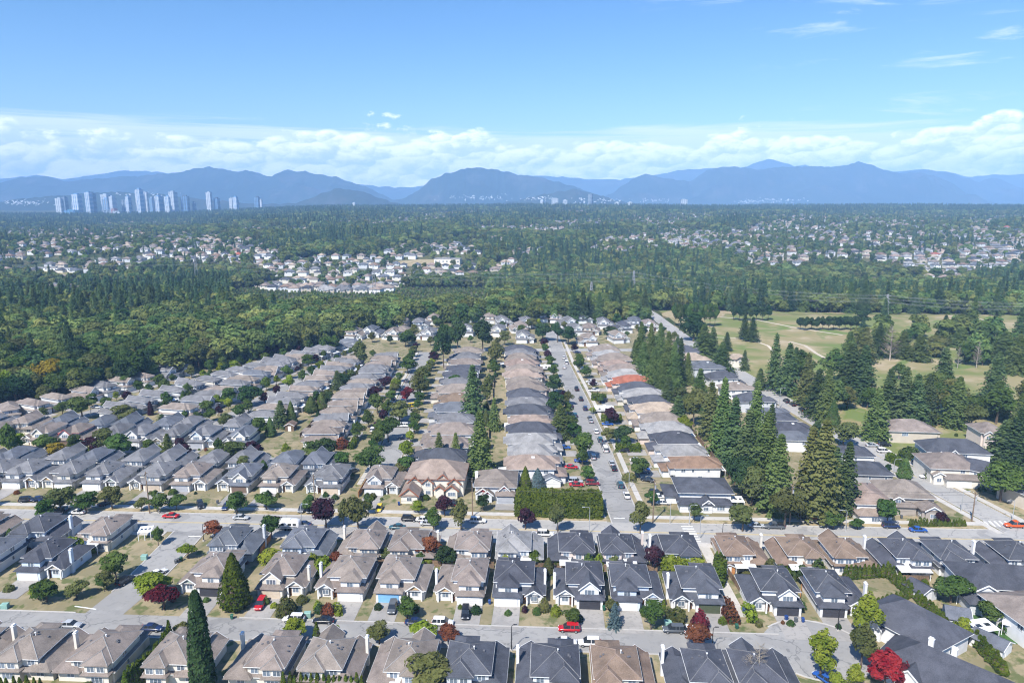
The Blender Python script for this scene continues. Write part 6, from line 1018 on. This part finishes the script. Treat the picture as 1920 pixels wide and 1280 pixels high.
# keep trees off the far houses
cell = {}
for x, y, _ in spots: cell.setdefault((int(x // 16), int(y // 16)), []).append((x, y))
def hit(x, y):
    for a in (-1, 0, 1):
        for b in (-1, 0, 1):
            for hx, hy in cell.get((int(x // 16) + a, int(y // 16) + b), ()):
                if abs(hx - x) < 8 and -9 - (y - 600) * .004 < y - hy < 7: return True
    return False
pts = [p for p in pts if not hit(p[0], p[1])]
def firwood(x, y, px, py):
    k_ = nz(x, y, .011) * .16 + .09
    if y > 1900: k_ += .16
    if px < 520 and 560 < py < 625: k_ += .18
    if y > 2600: k_ += .2
    return rf_.random() < k_
FP = []
for nm, f, k in (('round', p_round, dict(n=900, size=.66, h=8., w=6.4, lo=.05, lobes=12)), ('fir', p_fir, dict(n=9, h=22., w=7.4, lo=.05, size=1.1, full=.75))):
    for sd_ in (1, 2, 3): FP.append((nm, f(sd_ * 7 + 100, **k)))
fcol = bpy.data.collections.new('forest_tree_kinds')
for i, (nm, (cr, tr)) in enumerate(FP):
    o_ = len(cr.v); cr.v += tr.v; cr.f += [tuple(j + o_ for j in f_) for f_ in tr.f]; cr.mi += [1] * len(tr.f)
    ob = bpy.data.objects.new(f'forest_tree_{"abcdef"[i]}', cr.mesh('forest_tree', [LEAF['forest' if nm == 'round' else 'forestfir'], BARK])); fcol.objects.link(ob)
quota = {'broadleaf_tree': max(0, 300 - COUNT.get('broadleaf_tree', 0)), 'conifer_tree': max(0, 300 - COUNT.get('conifer_tree', 0))}
pts.sort(key=lambda p: p[1]); V, SCL, ROT, IDX = [], [], [], []
for x, y, px, py in pts:
    fir = firwood(x, y, px, py); nm = 'conifer_tree' if fir else 'broadleaf_tree'; big_ = 1 + max(0, (y - 1200)) * .00012
    h = rf_.uniform(15, 27) * big_ if fir else rf_.uniform(9, 19) * big_
    if y > 2600: h *= .8
    if ell(px, py, CLEAR): h *= .66
    if 430 < px < 920 and 540 < py < 600: h = max(3., min(h, hgt(y, 553 + 6 * math.sin(px * .05)) - gz(x, y)))
    w = h * (rf_.uniform(.30, .40) if fir else rf_.uniform(.62, .85)); w *= 1.15 + max(0, y - 1500) * .0002
    if quota[nm] > 0 and y < 700 and -20 < px < 1940:
        quota[nm] -= 1; tree(x, y, h, w, rf_.choice(('fir', 'fir', 'cedar')) if fir else rf_.choice(('big', 'big', 'oval')), rf_.choice(('fir', 'fir', 'cedar', 'forestfir')) if fir else rf_.choice(('green', 'olive', 'forest', 'mid', 'dark', 'forest', 'olive', 'lime' if rf_.random() < .15 else 'green')), group='trees of the creek wood' if not (near_ref(x, y)[1] < 40) else None); continue
    V.append((x, y, gz(x, y) - .3)); hh, ww = (22., 7.4) if fir else (8., 6.4); SCL.append((w / ww, w / ww, h / hh)); ROT.append(rf_.uniform(0, 6.28)); IDX.append(rf_.randrange(3) + (3 if fir else 0))
me = bpy.data.meshes.new('forest'); me.from_pydata(V, [], [])
a = me.attributes.new('tsc', 'FLOAT_VECTOR', 'POINT'); a.data.foreach_set('vector', [c for v_ in SCL for c in v_])
a = me.attributes.new('trot', 'FLOAT', 'POINT'); a.data.foreach_set('value', ROT)
a = me.attributes.new('tidx', 'INT', 'POINT'); a.data.foreach_set('value', IDX)
fo = link('forest', me); fo['kind'] = 'stuff'; fo['label'] = 'mixed evergreen and broadleaf forest covering valley and far ridge'
ng = bpy.data.node_groups.new('forest_scatter', 'GeometryNodeTree'); ng.interface.new_socket('Geometry', in_out='INPUT', socket_type='NodeSocketGeometry'); ng.interface.new_socket('Geometry', in_out='OUTPUT', socket_type='NodeSocketGeometry')
gi = ng.nodes.new('NodeGroupInput'); go = ng.nodes.new('NodeGroupOutput'); iop = ng.nodes.new('GeometryNodeInstanceOnPoints'); ci = ng.nodes.new('GeometryNodeCollectionInfo'); ci.inputs[0].default_value = fcol; ci.inputs['Separate Children'].default_value = True; ci.inputs['Reset Children'].default_value = True
def named(nm, ty): x = ng.nodes.new('GeometryNodeInputNamedAttribute'); x.data_type = ty; x.inputs[0].default_value = nm; return x.outputs[0]
cx_ = ng.nodes.new('ShaderNodeCombineXYZ'); L = ng.links.new
L(gi.outputs[0], iop.inputs['Points']); L(ci.outputs[0], iop.inputs['Instance']); iop.inputs['Pick Instance'].default_value = True; L(named('tidx', 'INT'), iop.inputs['Instance Index']); L(named('trot', 'FLOAT'), cx_.inputs[2]); L(cx_.outputs[0], iop.inputs['Rotation']); L(named('tsc', 'FLOAT_VECTOR'), iop.inputs['Scale']); L(iop.outputs[0], go.inputs[0])
md = fo.modifiers.new('scatter', 'NODES'); md.node_group = ng
# dry fields in the distance
for i, (px, py, a, b) in enumerate(FIELD):
    mb = MB(); ring_ = []
    for j in range(20): q = at(px + a * math.cos(j * .314), py + b * math.sin(j * .314)); ring_.append((q.x, q.y, gz(q.x, q.y) + .25))
    c = at(px, py); mb.v = ring_ + [(c.x, c.y, gz(c.x, c.y) + .4)]; mb.f = [(j, (j + 1) % 20, 20) for j in range(20)]; mb.mi = [0] * 20; struct('field', mb, G_GOLF if i in (0, 1) else G_DRY)

# ================================================================== TOWERS ON THE SKYLINE
TG = {'pale': mat('tower_pale', (.62, .66, .70), var=.03), 'blue': mat('tower_blue_glass', (.17, .31, .50), rough=.2, spec=.6, var=.06), 'dark': mat('tower_dark_glass', (.09, .13, .20), rough=.2, spec=.6, var=.06), 'mid': mat('tower_mid', (.30, .36, .42), rough=.4, var=.05), 'red': mat('tower_red', (.45, .08, .05)), 'cyan': mat('tower_cyan', (.15, .42, .58))}
def tower(px, ty, wpx, body, band, label, base=None, dist=3550., depth=.9, cap=True):
    Zt = dist * math.cos(PIT) + 60 * math.sin(PIT); x = (px - CX) / F * Zt; y = dist + rf_.uniform(-60, 60); z0 = gz(x, y) - 3; h = H - y * math.tan(PIT + math.atan((ty - CY) / F)) - z0; w = wpx * Zt / F; d = w * depth
    root = link('tower_block', None, None, (x, y, z0), rf_.uniform(-.5, .1)); q = MB(); q.box(-w * .46, w * .46, -d * .46, d * .46, 0, h); q.box(-w * .25, w * .25, -d * .25, d * .25, h, h + (6 if cap else 1.5)); link('body', q.mesh('body', TG[body]), root)
    n = max(4, int(h / 6.2)); bm_ = MB(); bm_.box(-w * .5, w * .5, -d * .5, d * .5, 0, 1.6); bme = bm_.mesh('floor_band', TG[band])
    for i in range(n): link('floor_band', bme, root, (0, 0, h * (i + 1) / n - 1.7))
    fn = MB()
    for s_ in (-.32, 0, .32): fn.box(w * s_ - w * .05, w * s_ + w * .05, -d * .52, -d * .46, 0, h - .5)
    link('fin', fn.mesh('fin', TG[band]), root); tag(root, label, 'tower')
tw = [(113, 372, 13, 'mid', 'pale'), (121, 370, 8, 'dark', 'mid'), (138, 377, 8, 'dark', 'mid'), (154, 365, 13, 'blue', 'pale'), (169, 362, 12, 'dark', 'blue'), (180, 361, 10, 'blue', 'pale'), (198, 365, 15, 'mid', 'pale'), (208, 373, 13, 'blue', 'mid'), (221, 369, 10, 'mid', 'pale'), (234, 375, 15, 'dark', 'mid'), (249, 369, 8, 'blue', 'pale'), (258, 357, 8, 'mid', 'pale'), (265, 361, 11, 'mid', 'pale'), (276, 355, 10, 'blue', 'pale'), (282, 371, 8, 'mid', 'pale'), (293, 371, 8, 'mid', 'blue'), (304, 368, 12, 'blue', 'pale'), (327, 369, 10, 'blue', 'pale'), (336, 360, 12, 'mid', 'pale'), (351, 368, 13, 'dark', 'blue'), (361, 380, 6, 'dark', 'mid'), (389, 361, 9, 'mid', 'pale'), (400, 372, 9, 'dark', 'blue'), (431, 372, 7, 'mid', 'pale'), (449, 370, 8, 'blue', 'pale'), (444, 378, 6, 'mid', 'pale'), (487, 370, 9, 'dark', 'blue'), (497, 375, 4, 'mid', 'pale')]
for i, (px, ty, w, b, k_) in enumerate(tw): tower(px, ty, w, b, k_, f'{ {"mid": "grey", "dark": "dark glass", "blue": "blue glass"}[b]} high-rise, {ORD[i] if i < 26 else ("second last", "last")[i - 26]} from the left in the western skyline', dist=3700)
for px, ty, w, b, k_, lb in [(128, 400, 26, 'mid', 'pale', 'pale mid-rise block in front of the first skyline towers'), (140, 394, 20, 'cyan', 'blue', 'turquoise glass mid-rise at the foot of the skyline'), (196, 394, 24, 'dark', 'mid', 'dark mid-rise block with red-topped neighbour'), (210, 391, 10, 'red', 'mid', 'red-faced mid-rise block in the western skyline'), (222, 396, 14, 'mid', 'pale', 'white patterned mid-rise block beside the red one'), (316, 386, 9, 'mid', 'pale', 'small cream block between skyline towers'),
                            (1041, 372, 13, 'pale', 'mid', 'white tower block standing on the middle ridge'), (1060, 375, 8, 'pale', 'mid', 'slim white block just east of the white tower'), (1107, 364, 8, 'dark', 'mid', 'dark round-topped tower alone on the middle ridge'), (1017, 375, 6, 'pale', 'mid', 'small white block west of the ridge tower'), (1159, 379, 9, 'pale', 'mid', 'low white block half behind the ridge trees'), (1181, 379, 9, 'pale', 'mid', 'second low white block behind the ridge trees'), (1280, 374, 12, 'pale', 'mid', 'broad white block on the eastern ridge'), (667, 380, 6, 'pale', 'mid', 'tiny white block on the wooded skyline')]: tower(px, ty, w, b, k_, lb, dist=3600, cap=False)

# ================================================================== MOUNTAINS
MTN = groundmat('mountain_forest', [(.020, .034, .028), (.032, .046, .036), (.060, .064, .060)], .0012, .004)
def fbm(x, s_):
    v = 0.; a = 1.
    for k_ in range(5): v += a * math.sin(x * s_ + k_ * 1.7 + 2.1 * math.sin(x * s_ * .37 + k_)); s_ *= 2.13; a *= .5
    return v
BV = []
def mountain(name, dist, sil, depth, seed, m_=MTN, rough=1.):
    dist *= .34; depth *= .34
    r = random.Random(seed); x0, x1 = sil[0][0], sil[-1][0]; n = 260; rows = 26; mb = MB()
    def top(px):
        for (a, ya), (b, yb) in zip(sil, sil[1:]):
            if px <= b: return ya + (yb - ya) * (px - a) / (b - a)
        return sil[-1][1]
    for j in range(rows + 1):
        t = j / rows
        for i in range(n + 1):
            px = x0 + (x1 - x0) * i / n; ridge_y = dist + depth * .5; y = dist + depth * t
            el = PIT + math.atan((top(px) + .95 * fbm(px + seed, .16) * rough - CY) / F); hz = H - ridge_y * math.tan(el)
            X_ = (px - CX) / F * ridge_y * 1.02
            u = 1 - abs(t - .5) * 2; prof = u ** 1.15
            spur = (fbm(X_ * .001 + t * 2.2 + seed, 1.9) * .13 + fbm(X_ * .001 - t * 3 + seed * 2, 4.7) * .09) * (1 - u) * u * 3.6
            mb.v.append((X_, y, -60 + (hz + 60) * max(0, prof + spur)))
    for j in range(rows):
        for i in range(n): q = j * (n + 1) + i; mb.f.append((q, q + 1, q + n + 2, q + n + 1)); mb.mi.append(0)
    BV.append(BVHTree.FromPolygons(mb.v, mb.f)); return struct(name, mb, m_, True)
mountain('far_mountain_range', 30000, [(-250, 345), (0, 336), (60, 334), (110, 328), (150, 336), (200, 330), (250, 322), (300, 320), (360, 326), (480, 334), (560, 330), (650, 340), (700, 348), (760, 352), (830, 345), (1000, 330), (1040, 331), (1085, 335), (1150, 337), (1220, 327), (1270, 318), (1310, 316), (1360, 318), (1390, 308), (1417, 297), (1440, 304), (1465, 312), (1480, 309), (1520, 318), (1600, 330), (1660, 320), (1700, 318), (1740, 322), (1770, 332), (1820, 328), (1880, 326), (1960, 328), (2200, 335)], 6000, 3)
mountain('west_mountain', 21000, [(-250, 360), (0, 338), (45, 342), (80, 333), (120, 330), (160, 340), (200, 336), (290, 330), (330, 326), (370, 322), (395, 316), (420, 313), (445, 318), (470, 322), (483, 318), (500, 323), (530, 332), (545, 322), (560, 319), (575, 323), (590, 321), (612, 327), (650, 333), (680, 345), (710, 356), (740, 372), (780, 380)], 5000, 5)
mountain('western_foothill', 14000, [(-250, 384), (0, 384), (60, 374), (130, 368), (230, 360), (330, 364), (400, 374), (500, 382), (570, 382), (620, 362), (650, 352), (690, 360), (730, 374), (760, 384)], 3000, 8)
mountain('centre_mountain', 19000, [(720, 384), (760, 374), (790, 357), (815, 337), (840, 326), (880, 316), (905, 314), (940, 320), (975, 328), (1010, 333), (1040, 341), (1080, 352), (1110, 364), (1150, 376), (1200, 384)], 4500, 11)
mountain('centre_foothill', 15000, [(880, 386), (960, 378), (1020, 364), (1075, 354), (1110, 364), (1150, 376), (1190, 384)], 2500, 12)
mountain('east_mountain', 22000, [(1100, 384), (1140, 362), (1170, 340), (1200, 325), (1215, 329), (1240, 336), (1280, 340), (1310, 320), (1340, 312), (1365, 313), (1400, 318), (1440, 314), (1480, 312), (1530, 312), (1560, 310), (1575, 303), (1600, 308), (1620, 318), (1660, 325), (1690, 323), (1720, 330), (1745, 344), (1770, 360), (1800, 376), (1850, 384)], 5000, 14)
mountain('far_east_mountain', 25000, [(1560, 384), (1620, 340), (1660, 322), (1700, 317), (1740, 325), (1780, 335), (1800, 342), (1820, 332), (1840, 336), (1870, 352), (1900, 354), (1925, 350), (1960, 362), (2100, 370), (2300, 384)], 5000, 17)
# pale scatter of distant towns at the foot of the slopes
twn = MB(); rg = random.Random(31)
for cx0, cy0, rx, ry, n in ((50, 380, 45, 5, 70), (900, 371, 60, 5, 60), (1010, 372, 30, 4, 40), (1130, 376, 60, 5, 60), (1450, 376, 60, 5, 80), (1230, 376, 30, 4, 30), (1400, 378, 30, 3, 30), (270, 364, 60, 3, 30)):
    for i in range(n):
        px, py = cx0 + rg.gauss(0, .5) * rx, cy0 + rg.gauss(0, .5) * ry; el = PIT + math.atan((py - CY) / F); d_ = Vector(((px - CX) / F, math.cos(PIT) - (py - CY) / F * math.sin(PIT), -math.sin(PIT) - (py - CY) / F * math.cos(PIT))).normalized()
        hits = [h_ for h_ in (b_.ray_cast(Vector((0, 0, H)), d_) for b_ in BV) if h_[0] is not None]
        if not hits: continue
        x, d, z = min(hits, key=lambda h_: h_[3])[0]; w = rg.uniform(2, 6); twn.box(x - w, x + w, d - 4, d + 8, z - 8, z + rg.uniform(1.5, 4))
o = link('distant_town', twn.mesh('distant_town', WALL['palegrey'])); o['kind'] = 'stuff'; o['label'] = 'pale distant town buildings at the foot of the mountains'

# ================================================================== HAZE
hz = MB(); hz.box(-14000, 14000, -1200, 13400, -62, 720); hm = bpy.data.materials.new('haze'); hm.use_nodes = True; t = hm.node_tree; t.nodes.clear()
out = t.nodes.new('ShaderNodeOutputMaterial'); pv = t.nodes.new('ShaderNodeVolumePrincipled'); pv.inputs['Color'].default_value = (.34, .60, 1., 1); pv.inputs['Density'].default_value = 1.2e-4; pv.inputs['Anisotropy'].default_value = -.25; t.links.new(pv.outputs[0], out.inputs['Volume'])
ho = struct('haze', hz, hm, kind='stuff'); ho['label'] = 'pale blue summer haze filling the distance'

# ================================================================== every label singles out one thing
from collections import defaultdict
grp = defaultdict(list)
for o in THINGS: grp[o['label']].append(o)
for lb, os_ in grp.items():
    if len(os_) < 2 or all('group' in o for o in os_): continue
    os_.sort(key=lambda o: o.location.x / max(60, o.location.y))
    n = len(os_)
    for i, o in enumerate(os_):
        o['label'] = lb + ((', left of two', ', right of two')[i] if n == 2 else f', {ORD[i] if i < 26 else "last"} from left')
